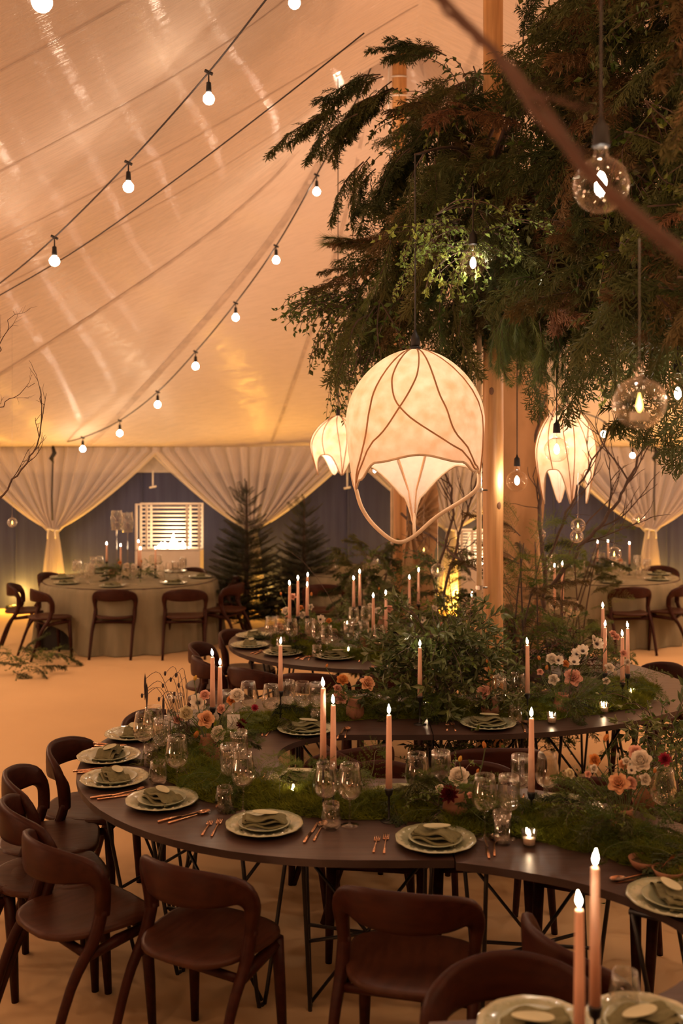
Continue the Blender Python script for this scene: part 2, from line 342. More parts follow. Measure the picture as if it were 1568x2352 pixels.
# amber uplighter tucked behind each curtain foot
ub = MB(); ub.lathe([(0.0, 0.0), (0.07, 0.0), (0.08, 0.02), (0.08, 0.09), (0.07, 0.11), (0.0, 0.11)], 14)
ulm = ub.mesh('uplighter', 'black_metal', True)
for i, (px, nm) in enumerate(((125, 'leftmost curtain'), (585, 'curtain behind the fir trees'), (1035, 'curtain behind the tent poles'), (1490, 'rightmost curtain'), (15, 'left edge of the back wall'))):
    x = (px + 22 - 784) / FPX * 14.8
    tag(ob('uplighter', ulm, None, (x, YB - 0.42, 0.0)), 'small black uplighter glowing amber at the foot of ' + nm, 'light', 'amber uplighters')
    lamp('amber_lamp', 'POINT', (x, YB - 0.12, 0.24), (60, 45, 130, 60, 30)[i], AMBER, 0.05)
    lamp('amber_lamp', 'POINT', (x, YB - 0.50, 0.22), (24, 18, 50, 24, 8)[i], AMBER, 0.05)
    lamp('amber_lamp', 'SPOT', (x, YB - 0.5, 0.25), 95, (1.0, 0.48, 0.07), 0.22, (x, YB - 0.9, 3), 60, 1.0)
# ---- timber poles
def timber(name, label, xy, r, top):
    m = MB(); n = 14
    m.tube([(0, 0, z) for z in [top * k / 12 for k in range(13)]], [r * (1 + .03 * math.sin(k * 2.1)) for k in range(13)], 18)
    t = thing(name, label, 'pole', (xy[0], xy[1], 0)); ob('shaft', m.mesh('shaft', 'pole_wood', True), t)
    m = MB(); m.tube([(0, 0, 0), (0, 0, .02)], r * 2.2, 18); ob('base_plate', m.mesh('base_plate', 'black_metal'), t)
    m = MB()
    for (q, z) in ((4.4, 2.62), (5.2, 1.9), (4.1, 3.3)):
        m.lathe([(0.0, 0.004), (0.012, 0.002), (0.016, -0.002)], 8); k = len(m.v) - 24
        for i in range(24):
            x, y, zz = m.v[k + i]; c = Vector((math.cos(q), math.sin(q), 0)); sd = Vector((-math.sin(q), math.cos(q), 0))
            v = c * (r + zz) + sd * x + Vector((0, 0, z + y * 1.8)); m.v[k + i] = tuple(v)
    ob('knot', m.mesh('knot', 'knot'), t); return t
timber('tent_pole', 'thick honey-coloured timber tent pole rising behind the large lantern', P1, 0.064, roof(*P1) - .02)
t2 = timber('tent_pole', 'farther honey-coloured timber tent pole left of the thick one', P2, 0.072, roof(*P2) - .02)
# ropes coiled and looped round the far pole head, clips and metal tube
m = MB()
for z in (6.05, 5.86, 5.3): m.tube([Vector((0.082 * math.cos(q), 0.082 * math.sin(q), z + .02 * math.sin(q))) for q in [2 * PI * k / 12 for k in range(13)]], 0.008, 5)
m.tube(crom([(-.075, -.04, 6.5), (-.11, -.05, 5.9), (-.085, -.04, 5.2), (-.09, -.04, 4.2), (-.085, -.04, 3.2)], 4), 0.012, 6)
ob('rope', m.mesh('rope', 'white_card', True), t2)
for (px, y0, y1, Y, r, nm) in ((1100, 820, 1530, 6.15, 0.016, 'pale slim metal tube standing beside the thick tent pole'), (900, 1080, 1400, 9.8, 0.016, 'pale slim metal tube standing beside the farther tent pole')):
    p = P(px, y0, Y); t = thing('tube_stand', nm, 'pole', (p.x, p.y, 0))
    m = MB(); m.tube([(0, 0, 0), (0, 0, p.z + 1.2)], r, 10); ob('tube', m.mesh('tube', 'tube_paint', True), t) if 'tube_paint' in MATS else ob('tube', (mat('tube_paint', (0.62, 0.45, 0.26), 0.35, coat=0.3), m.mesh('tube', 'tube_paint', True))[1], t)
    for z in (1.4, 2.0):
        m = MB(); m.tube([(0, 0, z - .012), (0, 0, z + .012)], r * 1.45, 10); m.tube([(r, 0, z), (r + .035, 0, z)], .006, 6); ob('clamp', m.mesh('clamp', 'steel'), t)
# ---- linen panels draped behind the poles
def linen(px0, px1, ytop, ybot, Y, label, pinch):
    m = MB()
    def fn(u, v):
        px = px0 + (px1 - px0) * u; py = ytop + (ybot - ytop) * v
        p = P(px, py, Y); gx, gy, gs = pinch
        d = math.hypot(px - gx, (py - gy)); k = math.exp(-(d / gs) ** 2)
        ang = math.atan2(py - gy, px - gx)
        p.y += 0.05 * math.sin(ang * 26) * (math.exp(-(d / (gs * 1.6)) ** 2)) * min(1, d / 30) + 0.04 * math.sin(u * 9 + v * 4) + 0.03 * mnoise.noise(Vector((u * 3, v * 5, 1)))
        p.x += 0.03 * math.sin(v * 7) ; return p
    m.grid(fn, 60, 90); me = m.mesh('linen_drape', 'linen_panel', True)
    return tag(ob('linen_drape', me), label, 'drape')
linen(1135, 1250, 760, 1560, 8.9, 'rust-beige linen drape hanging behind the thick tent pole, pinched low at one side', (1262, 1400, 120))
linen(930, 1000, 1090, 1440, 9.6, 'narrow rust-beige linen drape hanging beside the farther tent pole', (935, 1200, 90))
# ================================================================ STRING LIGHTS
sb = MB(); sb.tube([(0, 0, 0.075), (0, 0, 0.035), (0, 0, 0.03), (0, 0, -0.02), (0, 0, -.03)], [.004, .005, .014, .017, .017], 10)
socket_me = sb.mesh('socket', 'black_rubber', True)
bm_ = MB(); bm_.lathe([(0.012, 0.0)] + [(0.036 * math.sin(a), -0.040 - 0.036 * math.cos(a) * 1.0 + 0.0) for a in [PI - .35 - (PI - .35) * k / 9 for k in range(10)]], 16)
# bulb: neck at the top, globe beneath
bm_ = MB(); bm_.lathe([(0.014, 0.0), (0.015, -0.012)] + [(0.034 * math.sin(a), -0.042 + 0.034 * math.cos(a)) for a in [0.5 + (PI - 0.5) * k / 10 for k in range(11)]], 16)
bulb_me = bm_.mesh('bulb', 'bulb_glow', True)
kb = MB(); kb.tube([(-.03, 0, 0), (.03, 0, 0)], .012, 6); kb.tube([(0, 0, 0), (0, 0, -.05)], .008, 6); knot_me = kb.mesh('connector', 'black_rubber', True)
def string_set(label, ctrl, bulbs, r=0.006):
    """ctrl: (px, py, Y) of the cord; bulbs: indices along the smoothed cord by px,Y"""
    path = crom([P(*c) for c in ctrl], 6)
    t = thing('string_lights', label, 'string lights', path[0]); o0 = Vector(path[0])
    m = MB(); m.tube([p - o0 for p in path], r, 6); ob('cord', m.mesh('cord', 'cord', True), t)
    for (px, py, Y, sz) in bulbs:
        c = P(px, py, Y); top = min(path, key=lambda q: (q - c - Vector((0, 0, .1))).length)
        # nearest point on the cord above the bulb
        best = min((p.lerp(q, k / 8) for p, q in zip(path, path[1:]) for k in range(8)), key=lambda q: math.hypot(q.x - c.x, q.y - c.y))
        c = Vector((best.x, best.y, min(c.z, best.z - .1)))
        k = ob('socket', socket_me, t, Vector((c.x, c.y, c.z + 0.065 * sz)) - o0, scale=sz)
        ob('bulb', bulb_me, t, Vector((c.x, c.y, c.z + 0.040 * sz)) - o0, scale=sz)
        m = MB(); m.tube([(0, 0, 0), Vector((0, 0, c.z + .1 * sz - best.z))], .004, 5); m.tube([(-.025, .0, .012), (.025, 0, -.012)], .011, 6)
        ob('drop', m.mesh('drop', 'black_rubber'), t, best - o0)
string_set('nearest long string of round bulbs crossing the upper left of the tent', [(700, -110, 5.7), (610, 0, 5.9), (476, 170, 6.4), (291, 378, 6.9), (122, 548, 7.5), (0, 650, 8.0), (-160, 760, 8.6)],
           [(481, 228, 6.4, 1.08), (296, 430, 6.9, 1.08), (126, 600, 7.5, 1.12)])
s3 = [(872, 105, 9.85), (822, 222, 9.8), (727, 402, 9.9), (634, 565, 10.2), (541, 696, 10.7), (449, 808, 11.4), (362, 900, 12.2), (275, 966, 13.1), (190, 1005, 13.6), (120, 1022, 14.4)]
string_set('string of round bulbs running from the farther tent pole down to the leftmost curtain', s3,
           [(822, 264, 9.8, 1.1), (727, 440, 9.9, 1.1), (634, 597, 10.2, 1.1), (541, 729, 10.7, 1.1), (451, 841, 11.4, 1.15), (363, 929, 12.2, 1.15), (275, 995, 13.1, 1.15), (190, 1031, 13.6, 1.15)], .008)
string_set('string of round bulbs dipping to the curtain on the right', [(1290, 930, 11.0), (1340, 948, 12.0), (1386, 968, 13.0), (1452, 1018, 13.6), (1505, 1038, 14.3)],
           [(1384, 997, 13.0, 1.1), (1451, 1046, 13.6, 1.0)], .009)
string_set('nearest string light at the top left corner with one big bulb', [(-200, 120, 3.4), (0, -25, 3.5), (96, -95, 3.6), (300, -240, 3.8)], [(96, 2, 3.6, 1.1)])
string_set('string light at the top edge with one bulb half out of frame', [(560, 40, 5.5), (676, -35, 5.6), (760, -110, 5.7)][1:], [(676, -4, 5.6, 1.0)])
def overhead(label, pts, n, pw=50, col=(1.0, .60, .36)):  # added bulb strings out of view; their point lamps fill the tent
    path = crom(pts, 6); t = thing('string_lights', label, 'string lights', path[0]); o0 = path[0].copy()
    m = MB(); m.tube([p - o0 for p in path], .006, 6); ob('cord', m.mesh('cord', 'cord', True), t)
    for k in range(n):
        q = path[int((k + .5) / n * (len(path) - 1))]; ob('socket', socket_me, t, q - o0 + Vector((0, 0, -.08))); ob('bulb', bulb_me, t, q - o0 + Vector((0, 0, -.105)))
        lamp('fill_lamp', 'POINT', q - o0 + Vector((0, 0, -.20)), pw, col, .05, parent=t)
overhead('added fill-light string of round bulbs overhead, out of view across the tent', [(-5.5, 2.6, 3.1), (-3, 1.9, 3.9), (0, 1.4, 4.6), (3, 1.8, 4.0), (6, 2.6, 3.1)], 9, 26, (1.0, .53, .25))
overhead('added fill-light string of round bulbs overhead, unseen behind the viewer', [(-5.5, -1.6, 3.1), (-3, -1.0, 3.8), (0, -.6, 4.4), (3, -1.0, 3.8), (6, -1.6, 3.1)], 7, 16, (1.0, .53, .25))
overhead('added fill-light string of round bulbs, out of view along the left side', [(-5.3, 3.5, 3.0), (-5.4, 6.5, 2.85), (-5.4, 9.5, 2.8), (-5.6, 12.8, 2.6)], 8)
overhead('added fill-light string of round bulbs, out of view along the right side', [(5.0, 4.0, 3.6), (5.2, 7.5, 3.4), (5.6, 10.5, 3.1), (5.9, 13.5, 2.7)], 8)
path = crom([P(836, 76, 7.0), P(640, 232, 7.0), P(420, 400, 7.5), P(190, 565, 8.1), P(0, 678, 8.5), P(-200, 790, 8.9)], 6)
m = MB(); m.tube([p - path[0] for p in path], .0055, 6); tag(ob('guy_rope', m.mesh('guy_rope', 'cord', True), None, path[0]), 'dark bare rope running below the tent roof between the two strings of bulbs', 'rope')
# hooks hanging on the back wall
def hook(px, y0, y1, label):
    m = MB(); a = P(px, y0, 14.7); c = P(px, y1, 14.7)
    m.tube([(0, 0, 0), c - a], .012, 5); m.tube([(c - a) + Vector((-.05, 0, 0)), (c - a) + Vector((.05, 0, .02))], .015, 5)
    tag(ob('hanging_strap', m.mesh('hanging_strap', 'white_card' if px > 200 and px < 1400 else 'black_rubber'), None, a), label, 'strap')
hook(351, 1082, 1120, 'short pale strap hanging between the two left curtains')
hook(797, 1075, 1122, 'short pale strap hanging below the small lantern')
# strapped light clusters on the curtain posts
for (px, label) in ((121, 'black strap and cable bundle on the leftmost curtain post'), (1503, 'black strap and cable bundle on the right curtain post')):
    m = MB(); a = P(px, 1022, 14.55)
    m.tube([(0, 0, 0), (0.005, 0, -.18), (-.01, 0, -.75), (0, 0, -1.1)], .012, 5)
    m.tube([(0, 0, -.02), (0.03, -.02, -.12), (-.02, -.02, -.2), (.01, 0, -.26)], [.02, .035, .03, .012], 7)
    tag(ob('cable_bundle', m.mesh('cable_bundle', 'black_rubber', True), None, a), label, 'cable')
# ================================================================ LANTERNS
def interp(tab, x):
    for (a, va), (b_, vb) in zip(tab, tab[1:]):
        if x <= b_: t = (x - a) / (b_ - a); t = t * t * (3 - 2 * t); return va + (vb - va) * t
    return tab[-1][1]
def lantern_big():
    R = 0.345
    # bottom edge height by angle round the body; 0 = facing the camera
    zt = [(0, -.53), (38, -.565), (62, -.65), (78, -.70), (96, -.62), (130, -.58), (158, -.74), (174, -.87), (180, -.88)]
    def rad(z):
        q = -z
        if q < 0.36: return R * math.sin(min(1, (q / 0.36)) * PI / 2) ** 0.5 if q > 0 else 0
        return R * (1 - 0.30 * ((q - .36) / .6) ** 1.6)
    def pt(phi, t, off=0):
        d = abs((phi + 180) % 360 - 180); zb = interp(zt, d); q_ = (phi + 180) % 360 - 180; zb *= 1 - .11 * math.exp(-((q_ - 76) / 22) ** 2); z = zb * (t ** 1.5 if t < .5 else t ** 1.5)
        r = rad(z) if z < -1e-5 else 0.012; r += off
        if d > 120: r *= 1 - 0.85 * ((d - 120) / 60) * max(0, (-z - .55) / .4)
        a = math.radians(phi); f = max(0, (-z - .5) / .45); sq = 1 - .3 * f * (1 if d > 120 else 0)
        x = r * math.sin(a) * sq
        if d > 100: x *= 1 - .75 * max(0, (-z - .58) / .36)
        return Vector((x, -r * math.cos(a) * .92, z))
    m = MB(); m.grid(lambda u, v: pt(u * 360, max(v, .004)), 96, 30, True); shade = m.mesh('shade', 'silk', True)
    ribs = []
    for tab in (((0, -30), (.5, -41), (.68, -43), (.85, -50), (1, -74)), ((0, -24), (.35, -27), (.5, -25), (.68, -16), (.85, 8), (1, 64)), ((0, 6), (.35, 0), (.5, -5), (.68, -16), (.85, -34), (1, -73)), ((0, 12), (.5, 15), (.68, 21), (.85, 32), (1, 68)),
                ((0, 30), (.5, 58), (1, 78)), ((0, 140), (1, 176)), ((0, -140), (1, -176)), ((0, 110), (1, 110)), ((0, -110), (1, -110))):
        ks = [(t_, a_) for t_, a_ in tab]; cr = crom([(t_, a_ / 100, 0) for t_, a_ in ks], 6); m = MB()
        m.tube([pt(v.y * 100, min(1, max(v.x, .05)), .003) for v in cr if v.x > .04], .0042, 5); ribs.append(m.mesh('rib', 'silk_rib'))
    m = MB(); m.tube([pt(q, 1) for q in range(0, 361, 4)], .006, 6); edge = m.mesh('edge', 'silk_rim', True)
    L_ = pt(-76, 1); Rr = pt(76, 1); B_ = pt(180, 1)
    m = MB(); m.tube(crom([L_, L_ + Vector((.028, -.02, -.09)), (-.205, -.10, -.875), (-.104, -.12, -.95), (-.02, -.10, -.93), (.10, -.09, -.83), Rr + Vector((-.025, -.03, -.085)), Rr], 6), .010, 8)
    m.tube([B_ + Vector((0, 0, .06)), B_, Vector((-.01, -.095, -.925))], [.006, .009, .009], 6)
    rim = m.mesh('rim_loop', 'silk_rim', True)
    m = MB(); m.tube([(0, 0, .0), (0, 0, .012)], [.03, .028], 12); m.tube([(0, 0, .012), (0, 0, .06), (0, 0, .075), (0, 0, .1)], [.022, .022, .012, .004], 12); cap = m.mesh('lamp_holder', 'black_rubber', True)
    return [('shade', shade, (0, 0, 0), [('rib', r) for r in ribs] + [('edge', edge)]), ('rim_loop', rim), ('lamp_holder', cap)]
def lantern_petal(lobes, H, R, seed, twist):
    # a lobed shade: leaf-shaped panels that end in down-drawn points
    def pt(phi, t, off=0):
        f = 0.5 + 0.5 * math.cos(math.radians(phi) * lobes + seed)
        zb = -H * (0.66 + 0.34 * f ** 2.2); z = zb * t ** 1.4
        r = R * math.sin(min(1, -z / (H * .5)) * PI / 2) ** 0.6 if -z < H * .5 else R * (1 - .28 * ((-z - H * .5) / (H * .5)) ** 1.3)
        r = max(r, .012) * (1 + .06 * math.cos(math.radians(phi) * lobes + seed)) + off
        a = math.radians(phi + twist * t); return Vector((r * math.sin(a), -r * math.cos(a), z))
    m = MB(); m.grid(lambda u, v: pt(u * 360, max(v, .004)), 80, 22, True); sh = m.mesh('shade', 'silk', True); ribs = []
    for k in range(lobes * 2):
        q = 360 / (lobes * 2) * k - math.degrees(seed) / lobes
        for tw in ((0,) if k % 2 else (0, 40)):
            m = MB(); m.tube([pt(q + tw * (1 - t), max(t, .04), .003) for t in [i / 14 for i in range(15)]], .0035, 5); ribs.append(m.mesh('rib', 'silk_rib'))
    m = MB(); m.tube([pt(q, 1) for q in range(0, 361, 5)], .005, 5); ed = m.mesh('edge', 'silk_rim', True)
    m = MB(); m.tube([(0, 0, 0), (0, 0, .05), (0, 0, .065), (0, 0, .09)], [.02, .02, .01, .004], 10); cap = m.mesh('lamp_holder', 'black_rubber', True)
    return [('shade', sh, (0, 0, 0), [('rib', r) for r in ribs] + [('edge', ed)]), ('lamp_holder', cap)]
def hang(proto, name, label, loc, ztop, power, lz, rz=0, group=None, tilt=(0, 0), cat='lantern'):
    o = place(proto, name, label, cat, loc, rz, group, rot=(tilt[0], tilt[1], rz))
    m = MB(); ztop = ztop if ztop < 4 else roof(loc[0], loc[1]); m.tube([(0, 0, .08), (0, 0, ztop - loc[2])], .004, 5); ob('cord', m.mesh('cord', 'cord'), o)
    if power: lamp('lantern_lamp', 'POINT', (0, 0, lz), power, (1.0, 0.74, 0.54), 0.05, parent=o)
    return o
SL = 318 / 0.69
LY = FPX / SL * 1.0
hang(lantern_big(), 'paper_lantern', 'largest glowing paper lantern with open front and hanging loop, hung in the centre', P(953, 802, LY), 3.70, 9, -.30)
hang(lantern_petal(4, .50, .22, 0.6, 20), 'paper_lantern', 'small glowing paper lantern half hidden behind the largest lantern', P(776, 955, 8.4), 5.2, 9, -.25, tilt=(0.0, 0.0))
hang(lantern_petal(4, .74, .205, 2.2, 35), 'paper_lantern', 'tall glowing paper lantern with drooping points, right of the thick tent pole', P(1298, 925, 7.3), 5.0, 9, -.3, tilt=(0.0, 0.0))
# ---- clear globe pendants
def globe_proto(sz=0.068):
    m = MB(); m.lathe([(0.016, 0.0), (0.017, -0.02), (0.022, -.034)] + [(sz * math.sin(a), -0.028 - sz + sz * math.cos(a)) for a in [0.36 + (PI - .36) * k / 12 for k in range(13)]], 22); g = m.mesh('globe', 'glass_bulb', True)
    m = MB(); m.tube([(0, 0, .07), (0, 0, .055), (0, 0, .045), (0, 0, .0), (0, 0, -.004)], [.004, .008, .018, .021, .021], 12); s_ = m.mesh('socket', 'black_rubber', True)
    m = MB(); zc = -0.028 - sz
    m.tube([(0, 0, 0), (0, 0, zc + .03)], [.004, .003], 6); st = m.mesh('glass_stem', 'glass_votive')
    m = MB()
    m.lathe([(0.001, zc + .032), (.007, zc + .027), (.013, zc + .014), (.0155, zc), (.013, zc - .013), (.007, zc - .021), (.001, zc - .025)], 14)
    fi = m.mesh('filament', 'filament', True)
    return [('globe', g, (0, 0, 0), []), ('socket', s_), ('filament', fi, (0, 0, 0), [('filament_stem', st)])]
GP = globe_proto()
def pendant(px, py_center, dia_px, label, ztop):
    Y = FPX * 0.136 / dia_px; c = P(px, py_center, Y)
    o = place(GP, 'globe_pendant', label, 'pendant lamp', (c.x, c.y, c.z + 0.096), U(0, 3), 'clear globe pendants')
    m = MB(); m.tube([(0, 0, .06), (0, 0, ztop - c.z)], .0035, 5); ob('cord', m.mesh('cord', 'cord'), o)
pendant(1380, 425, 130, 'big clear globe bulb hanging high in front of the greenery on the right', 4.4)
pendant(1086, 605, 64, 'clear globe bulb glowing inside the greenery above the thick pole', 3.42)
pendant(1187, 1105, 50, 'clear globe bulb hanging on a black cord right of the thick pole', 3.0)
pendant(1278, 1033, 57, 'clear globe bulb hanging in front of the tall lantern', 3.0)
pendant(860, 1080, 28, 'small distant clear globe bulb seen behind the largest lantern', 5)
pendant(1556, 905, 70, 'clear globe bulb cut by the right edge below the greenery', 3.1)
# ---- hanging glass baubles with tealights
def bauble_proto(r=0.05):
    m = MB(); m.lathe([(0.006, r + .012), (0.007, r + .002)] + [(r * math.sin(a), r * math.cos(a)) for a in [0.15 + (PI - .15) * k / 12 for k in range(13)]], 20); m.tube([Vector((0.008 * math.cos(q), 0, r + .02 + .008 * math.sin(q))) for q in [PI / 4 * k for k in range(9)]], .0018, 5)
    g = m.mesh('bauble', 'glass_clear', True)
    m = MB(); m.lathe([(0, -.034), (.018, -.034), (.018, -.018), (0, -.018)], 14); tl = m.mesh('tealight', 'wax_white')
    m = MB(); m.lathe([(0.001, -.018), (.005, -.012), (.006, -.004), (.003, .008), (.0005, .018)], 8); fl = m.mesh('flame', 'flame_led', True)
    return [('bauble', g), ('tealight', tl, (0, 0, 0), [('flame', fl)])]
BP = bauble_proto()
def bauble(px, py, dia, label, up=120, real=0.1):
    Y = FPX * real / dia; c = P(px, py, Y); o = place(BP, 'tealight_bauble', label, 'candle holder', c, U(0, 3), 'hanging glass tealight baubles', scale=real / .1)
    m = MB(); m.tube([(0, 0, .075), (0, 0, (roof(c.x, c.y) - .01 - c.z) / (real / .1) if up >= 300 else up / FPX * Y)], .0012, 4); ob('thread', m.mesh('thread', 'steel'), o)
bauble(1005, 1310, 32, 'glass tealight bauble hanging below and right of the largest lantern')
bauble(1240, 1228, 26, 'glass tealight bauble hanging in front of the linen drape')
bauble(1327, 1207, 34, 'upper of two stacked tealight baubles under the tall lantern')
bauble(1324, 1232, 31, 'lower of two stacked tealight baubles under the tall lantern', 40)
bauble(1410, 1272, 33, 'glass tealight bauble hanging above the right round table')
bauble(1466, 1195, 32, 'glass tealight bauble hanging in front of the right curtain', 330)
bauble(1273, 1388, 26, 'low glass tealight bauble beside the pinch of the linen drape')
bauble(28, 1200, 22, 'glass tealight bauble hanging from bare twigs at the left edge', 330)
bauble(973, 1262, 24, 'faint tealight bauble hanging right of the farther pole')
bauble(990, 1205, 20, 'tiny tealight bauble hanging against the amber glow', 420)
bauble(1468, 925, 122, 'very large glass bauble with amber tealight near the right edge', 290, 0.13)
# ================================================================ CHAIRS
def chair_proto():
    half = [((.222, -.03, .52), (1, 0, 0), .038, .054), ((.228, -.03, .58), (1, 0, 0), .042, .056), ((.230, -.038, .635), (.85, 0, .5), .058, .052), ((.208, -.075, .683), (.38, 0, .92), .092, .040),
            ((.150, -.132, .698), (.1, 0, 1), .122, .031), ((.078, -.168, .703), (0, 0, 1), .136, .028), ((0, -.180, .705), (0, 0, 1), .142, .028)]
    ks = half + [((-p[0], p[1], p[2]), (-h[0], h[1], h[2]), a, t) for (p, h, a, t) in half[-2::-1]]
    pos = crom([k[0] for k in ks], 3); hd = crom([k[1] for k in ks], 3); hs = [v.x for v in crom([(k[2], k[3], 0) for k in ks], 3)]; th = [v.y for v in crom([(k[2], k[3], 0) for k in ks], 3)]
    m = MB(); vs = []; n = 12; K = len(pos)
    for i in range(K):
        t = (pos[min(i + 1, K - 1)] - pos[max(i - 1, 0)]).normalized(); h = hd[i]; h = (h - t * h.dot(t)).normalized(); s_ = t.cross(h)
        for k in range(n):
            q = 2 * PI * k / n; c, s2 = math.cos(q), math.sin(q); e = .55
            vs.append(pos[i] + h * hs[i] / 2 * math.copysign(abs(c) ** e, c) + s_ * th[i] / 2 * math.copysign(abs(s2) ** e, s2))
    m.add(vs, [(i * n + k, i * n + (k + 1) % n, (i + 1) * n + (k + 1) % n, (i + 1) * n + k) for i in range(K - 1) for k in range(n)])
    back = m.mesh('backrest', 'chair_wood', True)
    rear = []
    for s_ in (1, -1):
        m = MB(); m.tube(crom([(.232 * s_, -.27, 0), (.228 * s_, -.16, .30), (.224 * s_, -.065, .44), (.222 * s_, -.03, .54)], 4), [.0145, .0155, .0165, .0175, .0185, .0195, .0205, .0215, .023, .024, .024, .024, .023], 10); rear.append(m.mesh('leg', 'chair_wood', True))
    front = []
    for s_ in (1, -1):
        m = MB(); m.tube([(.195 * s_, .175, .425), (.20 * s_, .19, .2), (.205 * s_, .20, 0)], [.024, .021, .015], 10); front.append(m.mesh('leg', 'chair_wood', True))
    m = MB(); n = 28; rings = [(0.0, 0), (.35, 0), (.7, 0), (.94, 0), (1.0, -.006), (1.0, -.022), (.90, -.032), (0.0, -.032)]
    vs = []
    for (q, dz) in rings:
        for k in range(n):
            a = 2 * PI * k / n; c, s_ = math.cos(a), math.sin(a); sx = math.copysign(abs(c) ** .62, c); sy = math.copysign(abs(s_) ** .72, s_)
            y = .015 + .222 * sy * q; hw = .222 + .028 * (y / .22); x = hw * sx * q
            z = .452 + dz + (.016 * (q ** 2.2) if dz > -.01 else .016) - .008 * (1 if y > .17 and q > .9 else 0) ; vs.append((x, y, z))
    m.add(vs, [(i * n + k, i * n + (k + 1) % n, (i + 1) * n + (k + 1) % n, (i + 1) * n + k) for i in range(len(rings) - 1) for k in range(n)]); seat = m.mesh('seat', 'seat_wood', True)
    m = MB()
    for s_ in (1, -1): m.tube([(.222 * s_, -.10, .385), (.205 * s_, .05, .40), (.195 * s_, .175, .405)], [.016, .022, .018], 8)
    m.tube([(.2, .165, .405), (-.2, .165, .405)], .016, 8); m.tube([(.215, -.09, .395), (-.215, -.09, .395)], .016, 8)
    rail = m.mesh('seat_rail', 'chair_wood', True)
    return [('seat', seat), ('backrest', back), ('leg', rear[0]), ('leg', rear[1]), ('leg', front[0]), ('leg', front[1]), ('seat_rail', rail)]
CP = chair_proto()
def chair(x, y, face, label, group):
    """(x,y) is the middle of the backrest on plan; face in degrees"""
    a = math.radians(face); f = Vector((math.cos(a), math.sin(a), 0)); c = Vector((x, y, 0)) + f * .178
    place(CP, 'dining_chair', label, 'chair', c, a - PI / 2, group)
G1 = 'curved-back wooden chairs round the serpentine table'
CX, CYY = 0.05, 4.83
def rc(ang, r): return (CX + r * math.cos(math.radians(ang)), CYY + r * math.sin(math.radians(ang)))
chair(-.58, 3.44, 60, 'dark wooden chair with its back to us at the bottom, second from the left', G1)
chair(-1.13, 3.67, 45, 'dark wooden chair turned at the bottom left corner, seat facing the table', G1)
chair(.19, 3.22, 76, 'dark wooden chair with its back to us at the bottom centre', G1)
chair(.455, 2.83, 276, 'dark wooden chair facing us at the bottom edge, behind the tall lit candles', G1)
chair(.59, 2.93, 24, 'dark wooden chair inside the right table bend, partly behind the candles', G1)
for (a, r, lb) in ((208, 1.62, 'dark wooden chair at the left edge just above the bottom left corner chair'), (192, 1.60, 'dark wooden chair at the left edge beside the left end of the table'), (174, 1.50, 'dark wooden chair at the left end of the table, back arched against pale floor'), (147, 1.42, 'dark wooden chair behind the wine glasses at the left bend of the table')):
    x, y = rc(a, r); chair(x, y, a + 180, lb, G1)
chair(-1.72, 4.12, 12, 'dark wooden chair cut off by the left edge of the picture', G1)
for (x, y, f, lb) in ((.775, 4.86, 92, 'reddish-brown chair back in the gap behind the tall glasses on the right'), (.10, 4.88, 118, 'chair back in the table gap behind the single tall candle'), (.20, 4.66, 262, 'rounded chair back in the table gap behind the pair of tall candles'),
                      (.60, 4.66, 272, 'chair tucked under the front row from behind, seat seen below the tabletop'), (1.15, 4.40, 245, 'chair tucked under the front row at the right bend from behind'), (-.08, 4.93, 20, 'chair seat seen in the inner curve of the left bend'), (1.62, 4.05, 225, 'chair behind the right end of the front row, cut by the frame'),
                      (-1.17, 7.75, -5, 'chair at the left of the far table bend, farther of two side by side'), (-1.06, 7.18, 25, 'chair at the left of the far table bend, nearer of two side by side'), (-.66, 6.78, 55, 'chair with arched back standing before the far table bend, behind two candles'),
                      (-.98, 8.38, -25, 'chair behind the far table bend beside its end plates'), (-.21, 6.62, 80, 'chair with its back to us before the far row, behind the glasses'), (.36, 6.62, 95, 'chair with its back to us before the far row, left of the leafy shrub'),
                      (.75, 6.90, 265, 'chair behind the leafy shrub on the mid table'), (1.0, 9.1, 200, 'glossy reddish chair seen edge-on left of the thick pole'), (2.33, 6.95, 200, 'chair at the right end of the middle table, cut by flowers')):
    chair(x, y, f, lb, G1)
# ================================================================ SERPENTINE TABLE
def arc(cx, cy, r, a0, a1, n=18): return [(cx + r * math.cos(math.radians(a0 + (a1 - a0) * k / n)), cy + r * math.sin(math.radians(a0 + (a1 - a0) * k / n))) for k in range(n + 1)]
def c2(pts, n=5): return [(v.x, v.y) for v in crom([(p[0], p[1], 0) for p in pts], n)]
def hairpin(p, ang, toe):
    m = MB(); c = math.cos(ang); s_ = math.sin(ang); tp = TZ - .035
    m.box((-.09, -.012, tp - .01), (.09, .012, tp))
    m.tube(crom([(-.085, 0, tp - .01), (-.02, toe * .6, .25), (-.006, toe, .02), (0, toe, .006), (.006, toe, .02), (.02, toe * .6, .25), (.085, 0, tp - .01)], 3), .0075, 7)
    m.tube([(-.04, toe * .4, .38), (.04, toe * .4, .38)], .006, 6)
    M = Matrix.Translation((p[0], p[1], 0)) @ Matrix.Rotation(ang, 4, 'Z'); q = MB(); q.merge(m, M); return q
